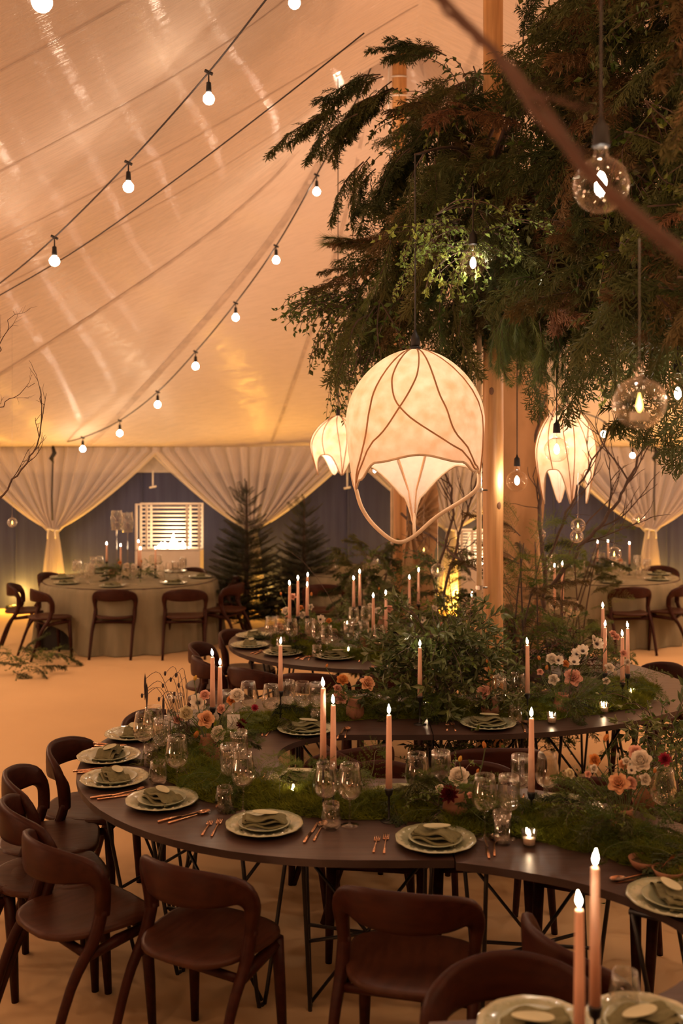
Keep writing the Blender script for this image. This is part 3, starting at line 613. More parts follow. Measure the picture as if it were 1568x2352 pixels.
def trestle(p, ang, w=.5):
    # welded steel rod trestle: two V hairpins joined by cross rods
    m = MB(); tp = TZ - .035
    for s_ in (-1, 1):
        m.tube(crom([(s_ * w / 2, -.16, tp), (s_ * w / 2 * .9, -.03, .05), (s_ * w / 2 * .9, 0, .006), (s_ * w / 2 * .9, .03, .05), (s_ * w / 2, .16, tp)], 3), .0085, 7)
        m.tube([(s_ * w / 2, -.17, tp - .004), (s_ * w / 2, .17, tp - .004)], .009, 6)
    m.tube([(-w / 2 * .92, -.07, .30), (w / 2 * .92, .07, .30)], .007, 6); m.tube([(-w / 2 * .92, .07, .30), (w / 2 * .92, -.07, .30)], .007, 6)
    m.tube([(-w / 2, 0, .62), (w / 2 * .9, 0, .02)], .007, 6); m.tube([(w / 2, 0, .62), (-w / 2 * .9, 0, .02)], .007, 6)
    M = Matrix.Translation((p[0], p[1], 0)) @ Matrix.Rotation(ang, 4, 'Z'); q = MB(); q.merge(m, M); return q
def table_unit(label, outer, inner, legs):
    poly = outer + inner[::-1]
    t = thing('serpentine_table', label, 'table', (0, 0, 0), 0, 'serpentine banquet table sections')
    m = MB(); m.slab(poly, TZ - .028, TZ)
    area = sum(poly[i][0] * poly[(i + 1) % len(poly)][1] - poly[(i + 1) % len(poly)][0] * poly[i][1] for i in range(len(poly)))
    if area < 0: m.f = [tuple(reversed(f)) for f in m.f]
    m.m = [0, 0] + [1] * (len(m.f) - 2); ob('tabletop', m.mesh('tabletop', ['table_wood', 'table_edge']), t)
    for (x, y, a) in legs: ob('leg', trestle((x, y), math.radians(a)).mesh('leg', 'black_metal', True), t)
left_out = [(.40, 3.54)] + arc(CX, CYY, 1.29, 270, 90, 34) + [(.475, 6.12)]
left_in = [(.40, 4.46)] + arc(CX, CYY, .36, 270, 90, 20) + [(.475, 5.19)]
table_unit('dark wooden serpentine table section bending round the left, laid with plates and glasses', left_out, left_in, [(.1, 3.95, 0), (-.5, 4.1, -35), (-.85, 4.6, 80), (-.65, 5.35, 40), (0, 5.6, 0)])
r_in = c2([(.405, 3.52), (.55, 3.47), (.752, 3.375), (.894, 3.265), (.984, 3.152), (1.04, 3.03), (1.03, 2.88), (.95, 2.74), (.80, 2.62), (.54, 2.545), (.22, 2.51)])
r_out = c2([(.405, 4.46), (.65, 4.40), (.95, 4.24), (1.29, 3.95), (1.55, 3.5), (1.65, 3.0), (1.5, 2.35), (1.15, 1.95), (.7, 1.75), (.22, 1.70)])
table_unit('dark wooden serpentine table section at the right, bending towards us with two tall candles', r_out, r_in, [(.75, 3.85, 10), (1.2, 3.35, 60), (1.25, 2.75, -80), (.7, 2.15, 15)])
m_out = c2([(.48, 5.19), (.8, 5.20), (1.095, 5.247), (1.326, 5.326), (1.575, 5.45), (1.967, 5.745), (2.15, 6.05), (2.22, 6.35), (2.16, 6.75), (1.95, 7.2), (1.5, 7.6), (.92, 7.72)])
m_in = c2([(.48, 6.10), (.72, 6.10), (1.0, 6.12), (1.25, 6.2), (1.33, 6.45), (1.2, 6.72), (1.05, 6.80), (.92, 6.84)])
table_unit('dark wooden serpentine table section behind, curving round the thick tent pole', m_out, m_in, [(.75, 5.65, 0), (1.4, 5.75, 20), (1.85, 6.3, 80), (1.5, 7.1, -30)])
f_out = [(.91, 6.85)] + arc(.25, 8.0, 1.15, 270, 90, 26) + [(.91, 9.15)]
f_in = [(.91, 7.75)] + arc(.25, 8.0, .25, 270, 90, 12) + [(.91, 8.25)]
table_unit('farthest dark wooden serpentine table section, bending at its left end', f_out, f_in, [(.5, 7.3, 0), (-.3, 7.45, -40), (-.55, 8.2, 80), (.4, 8.7, 0)])
# ================================================================ TABLEWARE
def mk_plate():
    m = MB(); n = 40
    def scal(i, q): return 1 + (.012 * math.cos(q * 12) if i >= 5 else 0)
    m.lathe([(0.0, .006), (.085, .006), (.098, .010), (.110, .016), (.128, .020), (.148, .025), (.151, .022), (.130, .014), (.09, .0), (0, 0)], n, mod=scal)
    m2 = MB()
    for k in range(22):  # embossed rim relief
        q = 2 * PI * k / 22; c = Vector((.129 * math.cos(q), .129 * math.sin(q), .0205)); a = Vector((math.cos(q), math.sin(q), .2)); s_ = Vector((-math.sin(q), math.cos(q), 0))
        m2.add([c - a * .012, c + s_ * .011, c + a * .012, c - s_ * .011, c + Vector((0, 0, .005))], [(0, 1, 4), (1, 2, 4), (2, 3, 4), (3, 0, 4)])
    m3 = MB(); m3.lathe([(0, .012), (.06, .012), (.075, .018), (.098, .028), (.101, .026), (.078, .014), (.05, .008), (0, .008)], 30)
    return [('rim', m.mesh('rim', 'porcelain', True), (0, 0, 0), [('relief', m2.mesh('relief', 'porcelain', True))]), ('salad_plate', m3.mesh('salad_plate', 'porcelain_inner', True))]
def mk_napkin():
    m = MB()
    for (z, w, h, sh) in ((.0, .085, .048, .0), (.012, .080, .042, .006), (.024, .070, .034, -.004)):
        def fn(u, v, z=z, w=w, h=h, sh=sh):
            x = (u - .5) * 2 * w; y = (v - .5) * 2 * h + sh; k = abs((u - .5) * 2)
            return (x, y, z + .012 + .008 * math.sin(u * 8 + z * 90) + .004 * math.sin(v * 9 + u * 4) - .006 * k ** 3)
        m.grid(fn, 12, 5)
        o = len(m.v); m.grid(lambda u, v, f=fn, w=w: (f(u, 0)[0] * (1 + .0 * v), f(u, 0)[1] - .006 * math.sin(v * PI), f(u, 0)[2] - .010 * v), 12, 3)
        m.grid(lambda u, v, f=fn: (f(0, u)[0] - .006 * math.sin(v * PI), f(0, u)[1], f(0, u)[2] - .01 * v), 5, 3); m.grid(lambda u, v, f=fn: (f(1, u)[0] + .006 * math.sin(v * PI), f(1, u)[1], f(1, u)[2] - .01 * v), 5, 3)
    return m.mesh('napkin', 'napkin', True)
def mk_card():
    m = MB(); n = 18; vs = []
    for z in (0, .0015):
        for k in range(n):
            q = 2 * PI * k / n; vs.append((.052 * math.cos(q), .022 * math.sin(q) * (1 - .15 * math.cos(q)), z + .004 * math.cos(q)))
    m.add(vs, [tuple(range(n - 1, -1, -1)), tuple(range(n, 2 * n))] + [(k, (k + 1) % n, n + (k + 1) % n, n + k) for k in range(n)]); return m.mesh('menu_card', 'card')
def mk_fork(L=.19):
    h = MB(); h.tube([(0, -L / 2, .003), (0, -L * .2, .004), (0, L * .12, .003), (0, L * .22, .005)], [.005, .0045, .0025, .004], 6)
    t = MB(); t.box((-.011, L * .21, .002), (.011, L * .28, .005))
    for x in (-.0095, -.0032, .0032, .0095): t.tube([(x, L * .27, .0035), (x, L * .40, .007), (x * .9, L * .5, .006)], [.0017, .0016, .001], 5)
    return [('handle', h.mesh('handle', 'copper', True)), ('tines', t.mesh('tines', 'copper', True))]
def mk_knife(L=.22):
    h = MB(); h.tube([(0, -L / 2, .004), (0, -L * .3, .006), (0, -L * .02, .004)], [.005, .006, .004], 7)
    t = MB(); t.box((-.001, -L * .02, .003), (.008, L * .4, .0045)); t.add([(-.001, L * .4, .003), (.008, L * .4, .003), (.0, L * .5, .003), (-.001, L * .4, .0045), (.008, L * .4, .0045), (.0, L * .5, .0045)], [(0, 2, 1), (3, 4, 5), (0, 3, 5, 2), (1, 2, 5, 4)])
    return [('handle', h.mesh('handle', 'copper', True)), ('blade', t.mesh('blade', 'copper'))]
def mk_spoon(L=.19):
    h = MB(); h.tube([(0, -L / 2, .003), (0, -L * .2, .004), (0, L * .2, .003), (0, L * .28, .004)], [.005, .0045, .0025, .003], 6)
    t = MB(); t.grid(lambda u, v: (.019 * (1 - v * .0) * v * math.cos(u * 2 * PI), L * .4 + .030 * v * math.sin(u * 2 * PI), .0015 + .008 * v * v), 14, 4, True)
    return [('handle', h.mesh('handle', 'copper', True)), ('bowl', t.mesh('bowl', 'copper', True))]
def gl_parts(bowl, stem, foot, matn='glass_clear', mod=None, n=20):
    ps = []
    m = MB(); m.lathe(bowl, n, mod=mod); ps.append(('bowl', m.mesh('bowl', matn, True)))
    if stem: m = MB(); m.lathe(stem, 8); ps.append(('stem', m.mesh('stem', 'glass_clear', True)))
    if foot: m = MB(); m.lathe(foot, 18); ps.append(('foot', m.mesh('foot', 'glass_clear', True)))
    return ps
STEM = [(.010, .006), (.0045, .012), (.004, .06), (.0045, .095), (.009, .105)]
FOOT = [(.036, .001), (.036, .003), (.012, .006), (.006, .008)]
WINE = gl_parts([(.004, .10), (.022, .106), (.040, .120), (.048, .140), (.050, .158), (.046, .19), (.040, .22), (.0365, .24), (.0355, .24), (.0395, .215), (.045, .185), (.0482, .158), (.046, .142), (.038, .123), (.02, .110), (.0, .108)], STEM, FOOT)
PLEAT = gl_parts([(.004, .10), (.020, .106), (.034, .118), (.040, .140), (.041, .17), (.039, .21), (.037, .235), (.035, .235), (.038, .18), (.037, .140), (.0, .110)], STEM, FOOT, 'glass_pleat', lambda i, q: 1 + .035 * math.cos(q * 16), 48)
TUMB = gl_parts([(.0, .0), (.022, .0), (.034, .012), (.040, .03), (.0405, .045), (.037, .075), (.032, .105), (.0305, .105), (.036, .07), (.0385, .045), (.036, .03), (.028, .016), (0, .012)], None, None)
WATER = gl_parts([(.0, .0), (.030, .0), (.032, .03), (.035, .12), (.033, .12), (.030, .03), (.028, .01), (0, .01)], None, None, 'glass_pleat', lambda i, q: 1 + .03 * math.cos(q * 14), 42)
PL = mk_plate(); NP = mk_napkin(); CD = mk_card(); FK = mk_fork(); FK2 = mk_fork(.16); KN = mk_knife(); SP = mk_spoon()
def setting(px, py, ang, desc, glasses=(), cut=True, z=TZ, card=True):
    """ang: direction (deg) from the diner into the table"""
    c = onz(px, py, z) if not isinstance(px, Vector) else px
    a = math.radians(ang) - PI / 2; f = Vector((math.cos(a + PI / 2), math.sin(a + PI / 2), 0)); r = Vector((math.cos(a), math.sin(a), 0)); c.z = z
    place(PL, 'plate', 'ornate sage rimmed plate ' + desc, 'plate', c, a + U(-.2, .2), 'place setting plates')
    tag(ob('napkin', NP, None, c + Vector((0, 0, .014)), (0, 0, a + U(-.4, .4))), 'folded sage green napkin on the plate ' + desc, 'napkin', 'sage napkins')
    if card: tag(ob('menu_card', CD, None, c + f * U(.0, .02) + r * U(0, .03) + Vector((0, 0, .062)), (0, .08, a + U(-.4, .6))), 'pale oval card on the napkin ' + desc, 'card', 'oval cards')
    if cut:
        G = 'copper cutlery'
        place(FK, 'fork', 'copper dinner fork beside the plate ' + desc, 'fork', c - r * .185 - f * .02, a + U(-.08, .08), G)
        place(FK2, 'fork', 'smaller outer copper fork beside the plate ' + desc, 'fork', c - r * .22 - f * .03, a + U(-.08, .08), G)
        place(KN, 'knife', 'copper knife beside the plate ' + desc, 'knife', c + r * .185 - f * .02, a + U(-.08, .08), G)
        place(SP, 'spoon', 'copper spoon beside the plate ' + desc, 'spoon', c + r * .215 - f * .01, a + U(-.08, .08), G)
    for (kind, dr, df, lb) in glasses:
        glassware(kind, c + r * dr + f * df, lb + ' ' + desc)
GK = {'w': (WINE, 'wine_glass', 'clear wine glass', 'wine glass'), 'p': (PLEAT, 'wine_glass', 'ribbed wine glass', 'wine glass'), 't': (TUMB, 'tumbler', 'stemless glass', 'tumbler'), 'h': (WATER, 'tumbler', 'tall ribbed tumbler', 'tumbler')}
def glassware(kind, c, label):
    pr, nm, lb, cat = GK[kind]
    place(pr, nm, lb + ' ' + label, cat, Vector((c.x, c.y, TZ if c.z < TZ + .05 else c.z)), U(0, 6), 'table glassware')
def cen(px, py):  # direction towards the middle of the left ring band
    c = T(px, py); return math.degrees(math.atan2(CYY - c.y, CX - c.x))
setting(372, 1846, cen(372, 1846), 'left of the front stemless glasses')
setting(263, 1796, cen(263, 1796), 'second round the left bend')
setting(250, 1744, cen(250, 1744), 'third round the left bend')
setting(308, 1692, cen(308, 1692), 'farthest round the left bend')
setting(607, 1903, 82, 'at the front edge below the pair of candles')
setting(1000, 1938, 85, 'at the front edge below the single candle')
setting(1548, 2075, 200, 'cut by the right edge', cut=True)
setting(1235, 2382, 280, 'at the bottom edge behind the tall candles', cut=False)
setting(1480, 2372, 300, 'in the bottom right corner', cut=False)
setting(692, 1800, 262, 'on the inner side beside the small votive')
setting(925, 1838, 268, 'on the inner side right of the single candle', card=False)
setting(1300, 1862, 250, 'on the inner side behind the right flowers', card=False)
setting(702, 1681, 84, 'on the middle row behind the pair of candles')
setting(1120, 1668, 88, 'on the middle row below the two wine glasses')
setting(583, 1464, -10, 'farthest on the far bend', cut=False)
setting(574, 1486, 15, 'at the tip of the far bend', cut=False)
setting(650, 1503, 60, 'on the far row behind the middle candle')
setting(770, 1512, 82, 'on the far row beside its stemless glass')
setting(930, 1534, 88, 'on the far row left of the leafy shrub')
setting(820, 1452, 268, 'on the inner side of the far row', cut=False)
setting(905, 1449, 270, 'with a lemon coloured card on the farthest row', cut=False)
for (k, px, py, lb) in (('t', 1435, 2325, 'blurred in the bottom right corner behind the plates'), ('t', 363, 1802, 'standing before the left bend flowers'), ('t', 516, 1866, 'at the front left between two plates'), ('t', 760, 1906, 'at the front edge right of the middle plate'), ('t', 347, 1762, 'among the plates of the left bend'),
                        ('w', 406, 1818, 'tallest before the left bend flowers'), ('w', 558, 1864, 'standing by the inner moss, right of a pair'), ('p', 527, 1838, 'standing by the inner moss, left of a pair'), ('p', 548, 1800, 'rising behind the pair below the place card'),
                        ('w', 748, 1893, 'left of the pair below the tall candles'), ('w', 803, 1897, 'right of the pair below the tall candles'), ('w', 957, 1866, 'right of the single candle'), ('p', 1012, 1856, 'behind the white ranunculus'),
                        ('w', 1113, 1926, 'front left in the cluster by the right candle'), ('p', 1168, 1924, 'front right in the cluster by the right candle'), ('p', 1196, 1868, 'behind the right candle'), ('w', 1256, 1866, 'right of the right candle'), ('h', 1153, 1938, 'in the cluster by the right candle'),
                        ('w', 1523, 1910, 'near the right edge beside the flowers'), ('w', 330, 1752, 'left in the group at the left bend'), ('p', 372, 1764, 'right in the group at the left bend'), ('w', 352, 1736, 'rear in the group at the left bend'),
                        ('w', 622, 1676, 'left in the group of four behind the candle'), ('p', 660, 1662, 'second in the group of four behind the candle'), ('w', 694, 1668, 'third in the group of four behind the candle'), ('p', 727, 1668, 'fourth in the group of four behind the candle'), ('t', 728, 1676, 'before the group of four on the middle row'),
                        ('w', 1146, 1656, 'left of the pair before the pole foot'), ('w', 1188, 1644, 'right of the pair before the pole foot'), ('t', 1183, 1664, 'below the pair before the pole foot'), ('p', 400, 1700, 'beside the anemones on the left bend'), ('p', 520, 1690, 'behind the peach rose on the left bend'), ('w', 570, 1668, 'right of the rear candles on the left bend'),
                        ('w', 622, 1488, 'leftmost on the far bend'), ('w', 645, 1486, 'second on the far bend'), ('w', 670, 1494, 'third on the far bend before the candles'), ('p', 712, 1492, 'fourth on the far bend'), ('w', 728, 1500, 'fifth on the far bend'), ('w', 750, 1512, 'tallest before the far row flowers'), ('t', 728, 1514, 'on the far row beside the plate'), ('t', 645, 1496, 'behind the middle candle on the far bend'),
                        ('w', 812, 1462, 'left of the pair under the far candles'), ('w', 840, 1458, 'right of the pair under the far candles'), ('w', 869, 1512, 'standing alone on the far row'), ('p', 835, 1500, 'ribbed beside the lone one on the far row'), ('p', 800, 1500, 'beside the far votive'), ('h', 1030, 1500, 'glinting among the shrub leaves'), ('h', 1075, 1520, 'among the shrub leaves by the metal tube'),
                        ('w', 1300, 1440, 'behind the twigs right of the linen'), ('w', 1318, 1444, 'right of another behind the twigs by the linen')):
    glassware(k, T(px, py), lb)
# ---- taper candles in slim black holders
def candle(px, ytop, ybot, ybase, label, z=TZ, Y=None, lean=0):
    c = onz(px, ybase, z) if Y is None else Vector(((px - 784) / FPX * Y, Y, z)); s_ = FPX / c.y
    zt = EYE - (ytop - HZ) / s_; zb = max(z + .03, EYE - (ybot - HZ) / s_)
    t = thing('taper_candle', label, 'candle', c, 0, 'lit taper candles')
    m = MB(); m.lathe([(0.0, 0), (.034, 0), (.035, .003), (.010, .008), (.005, .014), (.0045, zb - z - .03), (.013, zb - z - .022), (.0165, zb - z - .004), (.0165, zb - z + .004), (.009, zb - z + .004)], 14); ob('holder', m.mesh('holder', 'black_metal', True), t)
    m = MB(); m.tube([(0, 0, zb - z), (lean * .5, 0, (zb + zt) / 2 - z), (lean, 0, zt - z - .004), (lean, 0, zt - z)], [.0135, .0118, .0098, .0075], 12); wx = ob('wax', m.mesh('wax', 'candle_wax', True), t)
    m = MB(); m.tube([(lean, 0, zt - z), (lean, 0, zt - z + .010)], .001, 4); ob('wick', m.mesh('wick', 'ink'), wx)
    fh = .036 if c.y < 6.5 else .034
    m = MB(); m.lathe([(0.001, 0.0), (.0055, .007), (.0072, .014), (.006, .022), (.003, .030), (.0005, .038)], 8, (0, 0, 0)); ob('flame', m.mesh('flame', 'flame', True), t, (lean, 0, zt - z + .006), (U(-.08, .08), U(-.12, .12), 0), fh / .038)
for a in ((742, 1580, 1745, 1868, 'left of the tall lit pair on the front row'), (765, 1619, 1768, 1872, 'right of the tall lit pair on the front row'), (893, 1642, 1812, 1886, 'lone lit peach candle in the middle of the front row'), (1220, 1649, 1820, 1890, 'lit peach candle among glasses at the right of the front row'),
          (644, 1481, 1588, 1668, 'lit candle on the middle row before the far bend'), (964, 1487, 1600, 1664, 'lit candle on the middle row before the leafy shrub'), (1211, 1482, 1593, 1655, 'lit candle on the middle row right of the thick pole'),
          (488, 1509, 1625, 1730, 'taller of two lit candles behind the left flowers'), (505, 1531, 1628, 1722, 'shorter of two lit candles behind the left flowers'), (1389, 1441, 1546, 1622, 'leftmost of three lit candles at the right of the middle row'), (1429, 1463, 1568, 1624, 'middle and lowest of three lit candles at the right of the middle row'), (1441, 1443, 1548, 1606, 'rightmost of three lit candles at the right of the middle row'),
          (1384, 1397, 1470, 1560, 'lit candle behind the three on the right of the middle row'),
          (665, 1345, 1428, 1490, 'leftmost lit candle on the far bend'), (684, 1333, 1416, 1484, 'second lit candle on the far bend'), (705, 1348, 1415, 1480, 'third lit candle on the far bend, in front of another'), (706, 1325, 1400, 1450, 'rear lit candle on the far bend'),
          (812, 1333, 1395, 1452, 'shorter lit candle of the pair on the inner far row'), (826, 1318, 1392, 1450, 'taller lit candle of the pair on the inner far row'), (857, 1374, 1466, 1496, 'left lit candle of the pair before the farther pole'), (886, 1367, 1458, 1488, 'right lit candle of the pair before the farther pole'),
          (940, 1331, 1407, 1440, 'left lit candle right of the farther pole'), (961, 1314, 1388, 1436, 'right and taller lit candle right of the farther pole'), (1083, 1370, 1402, 1460, 'lit candle left of the slim metal tube')):
    candle(*a[:4], 'taper candle: ' + a[4])
candle(1366, 1992, 2312, 0, 'taller of the two big lit candles in the bottom right corner', Y=2.28)
candle(1330, 2088, 2400, 0, 'shorter of the two big lit candles in the bottom right corner', Y=2.20)
candle(1273, 1304, 1390, 0, 'left lit candle behind the linen pinch on the far right row', Y=8.6)
candle(1291, 1299, 1385, 0, 'right lit candle behind the linen pinch on the far right row', Y=8.6)
# small table behind the linen to carry those
# ---- votive candles in faceted glass
def mk_votive():
    m = MB(); m.lathe([(0, 0), (.022, 0), (.024, .01), (.030, .060), (.028, .060), (.022, .012), (0, .008)], 10); g = m.mesh('cup', 'glass_votive')
    m = MB(); m.lathe([(0, .009), (.021, .009), (.0235, .032), (0, .032)], 12); wx = m.mesh('wax', 'wax_white', True)
    m = MB(); m.lathe([(0.001, .033), (.005, .040), (.006, .046), (.0025, .056), (.0005, .064)], 8); f = m.mesh('flame', 'flame', True)
    return [('cup', g), ('wax', wx, (0, 0, 0), [('flame', f)])]
VT = mk_votive()
for (px, py, lb) in ((1215, 1944, 'on the front row below the right candle'), (672, 1838, 'in the moss by the inner plate'), (1267, 1662, 'alone on the middle row'), (1386, 1638, 'in the moss at the right of the middle row'), (1448, 1606, 'farthest right on the middle row'), (979, 1640, 'in the moss behind the middle row candle'), (797, 1444, 'on the far row under the candle pair'),
                     (800, 1506, 'on the far row beside the pink anemone'), (690, 1474, 'on the far bend between glasses'), (945, 1430, 'behind the farther pole candles'), (1060, 1512, 'glinting in the shrub')):
    place(VT, 'votive_candle', 'small lit votive candle ' + lb, 'candle', T(px, py), 0, 'lit votives')
# bowls and a little spoon at the right
for (px, py, lb) in ((1480, 1998, 'left and rear'), (1535, 2022, 'right and front')):
    m = MB(); m.lathe([(0, 0), (.025, 0), (.045, .016), (.056, .040), (.052, .040), (.042, .018), (0, .010)], 22); n_ = MB(); n_.lathe([(0, .026), (.046, .026)], 20)
    place([('dish', m.mesh('dish', 'terracotta', True)), ('sauce', n_.mesh('sauce', 'water'))], 'sauce_bowl', 'small terracotta bowl near the right edge, ' + lb + ' of two', 'bowl', T(px, py), 0, 'terracotta bowls')
place(SP, 'spoon', 'little copper spoon standing in the front terracotta bowl', 'spoon', T(1528, 2022) + Vector((0, 0, .06)), 0.4, None, rot=(2.2, .2, .4), scale=.5)
# place card with a fine scrawl
m = MB(); m.box((-.03, -.001, 0), (.03, .001, .085)); q = MB()
for pts in ([(-.02, .02), (.0, .05), (.02, .03)], [(-.015, .045), (.01, .025), (.022, .05)], [(0, .06), (-.01, .03), (.005, .018)]): q.tube([(x, -.0016, z) for x, z in pts], .0007, 4)
place([('paper', m.mesh('paper', 'white_card')), ('scrawl', q.mesh('scrawl', 'ink'))], 'place_card', 'small white upright card with fine branching lines beside the flowers', 'card', P(536, 1682, 4.75), .1)
m = MB(); m.tube([(0, 0, TZ), (0, 0, P(536, 1682, 4.75).z)], .002, 5); tag(ob('card_holder', m.mesh('card_holder', 'steel'), None, (P(536, 1682, 4.75).x, 4.76, 0)), 'thin wire holder carrying the upright place card', 'card holder')
m = MB(); m.box((-.025, -.001, 0), (.025, .001, .07)); tag(ob('place_card', m.mesh('place_card', 'white_card'), None, T(820, 1472) + Vector((0, 0, 0)), (0, 0, .3)), 'plain pale card standing on the far row before the shrub', 'card')
# ================================================================ PLANTS
def fr(d):  # orthonormal side vector
    s_ = d.cross(Vector((0, 0, 1)));
    return s_.normalized() if s_.length > 1e-3 else Vector((1, 0, 0))
def rv(a=1): return Vector((U(-a, a), U(-a, a), U(-a, a)))
def spray_cypress(L=.5, droop=.25, dens=1.0):
    m = MB(); st = crom([(0, 0, 0), (L * .35, U(-.03, .03), -droop * L * .15), (L * .7, U(-.05, .05), -droop * L * .55), (L, U(-.06, .06), -droop * L)], 5)
    m.mi = 1; m.tube(st, [.005, .0015], 4, False); m.mi = 0
    for i in range(2, len(st)):
        for s_ in (-1, 1):
            p = st[i]; t = (st[i] - st[i - 1]).normalized(); d = (t * U(.5, 1.0) + fr(t) * s_ * U(.3, 1) + Vector((0, 0, U(-.8, .5)))).normalized(); l = L * U(.16, .36) * (1.15 - i / len(st)) + .03
            q = p; k = int(6 * dens) + 1
            for j in range(k):
                q2 = q + d * l / k; d = (d + Vector((0, 0, -.12)) + rv(.12)).normalized(); sd = fr(d)
                m.leaf(q, d, sd, l / k * 1.5, .007, .2)
                for s2 in (-1, 1):
                    dd = (d + sd * s2 * U(.6, 1.1) + rv(.25)).normalized(); m.leaf(q, dd, fr(dd), U(.025, .045), .0085, .2)
                    e = q + dd * .022
                    m.tri(e, (dd + sd * s2 * .8 + rv(.3)).normalized(), d, U(.015, .03), .007)
                q = q2
    return m
def spray_pine(L=.42):
    m = MB(); st = crom([(0, 0, 0), (L * .4, U(-.02, .02), -.02), (L * .75, U(-.04, .04), -.07), (L, 0, -.13)], 5)
    m.mi = 1; m.tube(st, [.006, .003], 5, False); m.mi = 0
    for i in range(3, len(st)):
        t = (st[i] - st[i - 1]).normalized(); a = t.orthogonal().normalized(); b_ = t.cross(a)
        for k in range(26):
            q = U(0, 2 * PI); o = (a * math.cos(q) + b_ * math.sin(q)); d = (t * U(.5, 1.5) + o * .8 + Vector((0, 0, -.25))).normalized()
            m.tri(st[i] - t * U(0, .03), d, t.cross(o), U(.07, .12), .0028)
    return m
def spray_leafy(L=.42, n=46, lw=.022, ll=.045, droop=.3, fork=3):
    m = MB()
    for f in range(fork):
        yaw = (f - (fork - 1) / 2) * .5; st = crom([(0, 0, 0), (L * .4 * math.cos(yaw), L * .4 * math.sin(yaw), .02), (L * .8 * math.cos(yaw), L * .7 * math.sin(yaw), -droop * L * .4), (L * math.cos(yaw) * U(.85, 1.05), L * math.sin(yaw), -droop * L)], 5)
        m.mi = 1; m.tube(st, [.004, .0015], 4, False); m.mi = 0
        for k in range(n // fork):
            i = R_.randrange(2, len(st)); t = (st[i] - st[i - 1]).normalized(); p = st[i].lerp(st[i - 1], rnd())
            d = (t * U(.2, 1) + rv(1)).normalized(); m.leaf(p, d, (d.cross(rv(1))).normalized(), ll * U(.6, 1.2), lw * U(.7, 1.2), .2)
    return m
def spray_fern(L=.4):
    m = MB(); st = crom([(0, 0, 0), (L * .4, 0, .03), (L * .8, U(-.04, .04), .0), (L, U(-.06, .06), -.08)], 6)
    m.mi = 1; m.tube(st, [.0025, .001], 4, False); m.mi = 0
    for i in range(3, len(st)):
        t = (st[i] - st[i - 1]).normalized()
        for s_ in (-1, 1):
            l = L * .32 * math.sin(PI * min(1, .25 + i / len(st) * .8)); d = (t * .6 + fr(t) * s_ + rv(.2)).normalized(); q = st[i]
            for j in range(7):
                q = q + d * l / 7
                for k in range(5): e = (d + rv(.9)).normalized(); m.tri(q, e, e.orthogonal().normalized(), U(.012, .028), .0022)
    return m
def twig(L=1.0, seed=0, depth=2, r=.008):
    m = MB()
    def go(p, d, l, r, dep):
        pts = [p]; n = 5
        for i in range(n): d = (d + rv(.22) + Vector((0, 0, .05))).normalized(); p = p + d * l / n; pts.append(p)
        m.tube(crom(pts, 2), [r, r * .45], 5, True)
        if dep:
            for i in range(1, n + 1):
                if rnd() < .75: e = (d + rv(.75)).normalized(); go(pts[i], e, l * U(.35, .6), r * .55, dep - 1)
    go(Vector((0, 0, 0)), Vector((1, 0, 0)), L, r, depth); return m
CYP = [spray_cypress(U(.30, .42), U(.3, .8)).mesh('cypress_spray', ['cypress', 'bark']) for _ in range(5)]
CYB = [spray_cypress(U(.30, .42), U(.3, .8)).mesh('cypress_spray', ['cypress_brown', 'bark']) for _ in range(3)]
PIN = [spray_pine(U(.36, .46)).mesh('pine_spray', ['pine', 'bark']) for _ in range(4)]
LEA = [spray_leafy(U(.36, .48)).mesh('leafy_spray', ['leaf', 'bark']) for _ in range(4)]
LEL = [spray_leafy(U(.3, .4), 60, .02, .034, .35).mesh('lit_leafy_spray', ['leaf_lit', 'bark']) for _ in range(3)]
OLV = [spray_leafy(U(.36, .46), 44, .030, .085, .1, 2).mesh('olive_spray', ['leaf_olive', 'bark']) for _ in range(3)]
FRN = [spray_fern(U(.3, .42)).mesh('fern_spray', ['fern', 'stem_green']) for _ in range(4)]
DRY = [spray_leafy(.3, 30, .016, .026, .2, 3).mesh('dry_spray', ['dry_leaf', 'bark']) for _ in range(2)]
TWG = [twig(.9, 0, 2, .006).mesh('bare_twig', 'bark', True) for _ in range(3)]
def orient(d, roll=None):
    d = Vector(d).normalized(); q = d.to_track_quat('X', 'Z'); return q @ Quaternion((1, 0, 0), roll if roll is not None else U(-.9, .9))
# ---- the great hanging cloud of greenery round the thick pole
def inpoly(x, y, poly):
    c = False; j = len(poly) - 1
    for i in range(len(poly)):
        (xi, yi), (xj, yj) = poly[i], poly[j]
        if (yi > y) != (yj > y) and x < (xj - xi) * (y - yi) / (yj - yi) + xi: c = not c
        j = i
    return c
ENV = [(935, 195), (1090, 165), (1210, 140), (1290, 60), (1420, -120), (1700, -200), (1700, 740), (1560, 720), (1490, 700), (1400, 690), (1310, 690), (1240, 710), (1165, 720), (1080, 720), (960, 725), (870, 760), (815, 770), (790, 720), (760, 690), (800, 650), (880, 600), (900, 520), (920, 440), (905, 330)]
cloud = thing('hanging_greenery', 'huge hanging cloud of cypress, pine and leafy branches round the thick tent pole', 'greenery', (P1[0], P1[1], 3.6))
O = Vector(cloud.location)
def depth(px): return 6.25 - max(0, (px - 1130)) / 440 * 2.0
spots = []
while len(spots) < 760:
    px, py = U(780, 1700), U(-200, 870)
    if inpoly(px, py, ENV): spots.append((px, py))
pal = lambda px, py: (CYB if (px > 1130 and rnd() < .45) or rnd() < .22 else PIN if (py > 560 and 880 < px < 1330 and rnd() < .42) else LEA if rnd() < .22 or (px < 900 and py > 600 and rnd() < .5) else CYP)
nn = {'cypress_branch': 0, 'pine_branch': 0, 'leafy_branch': 0}
core = MB(); core2 = []
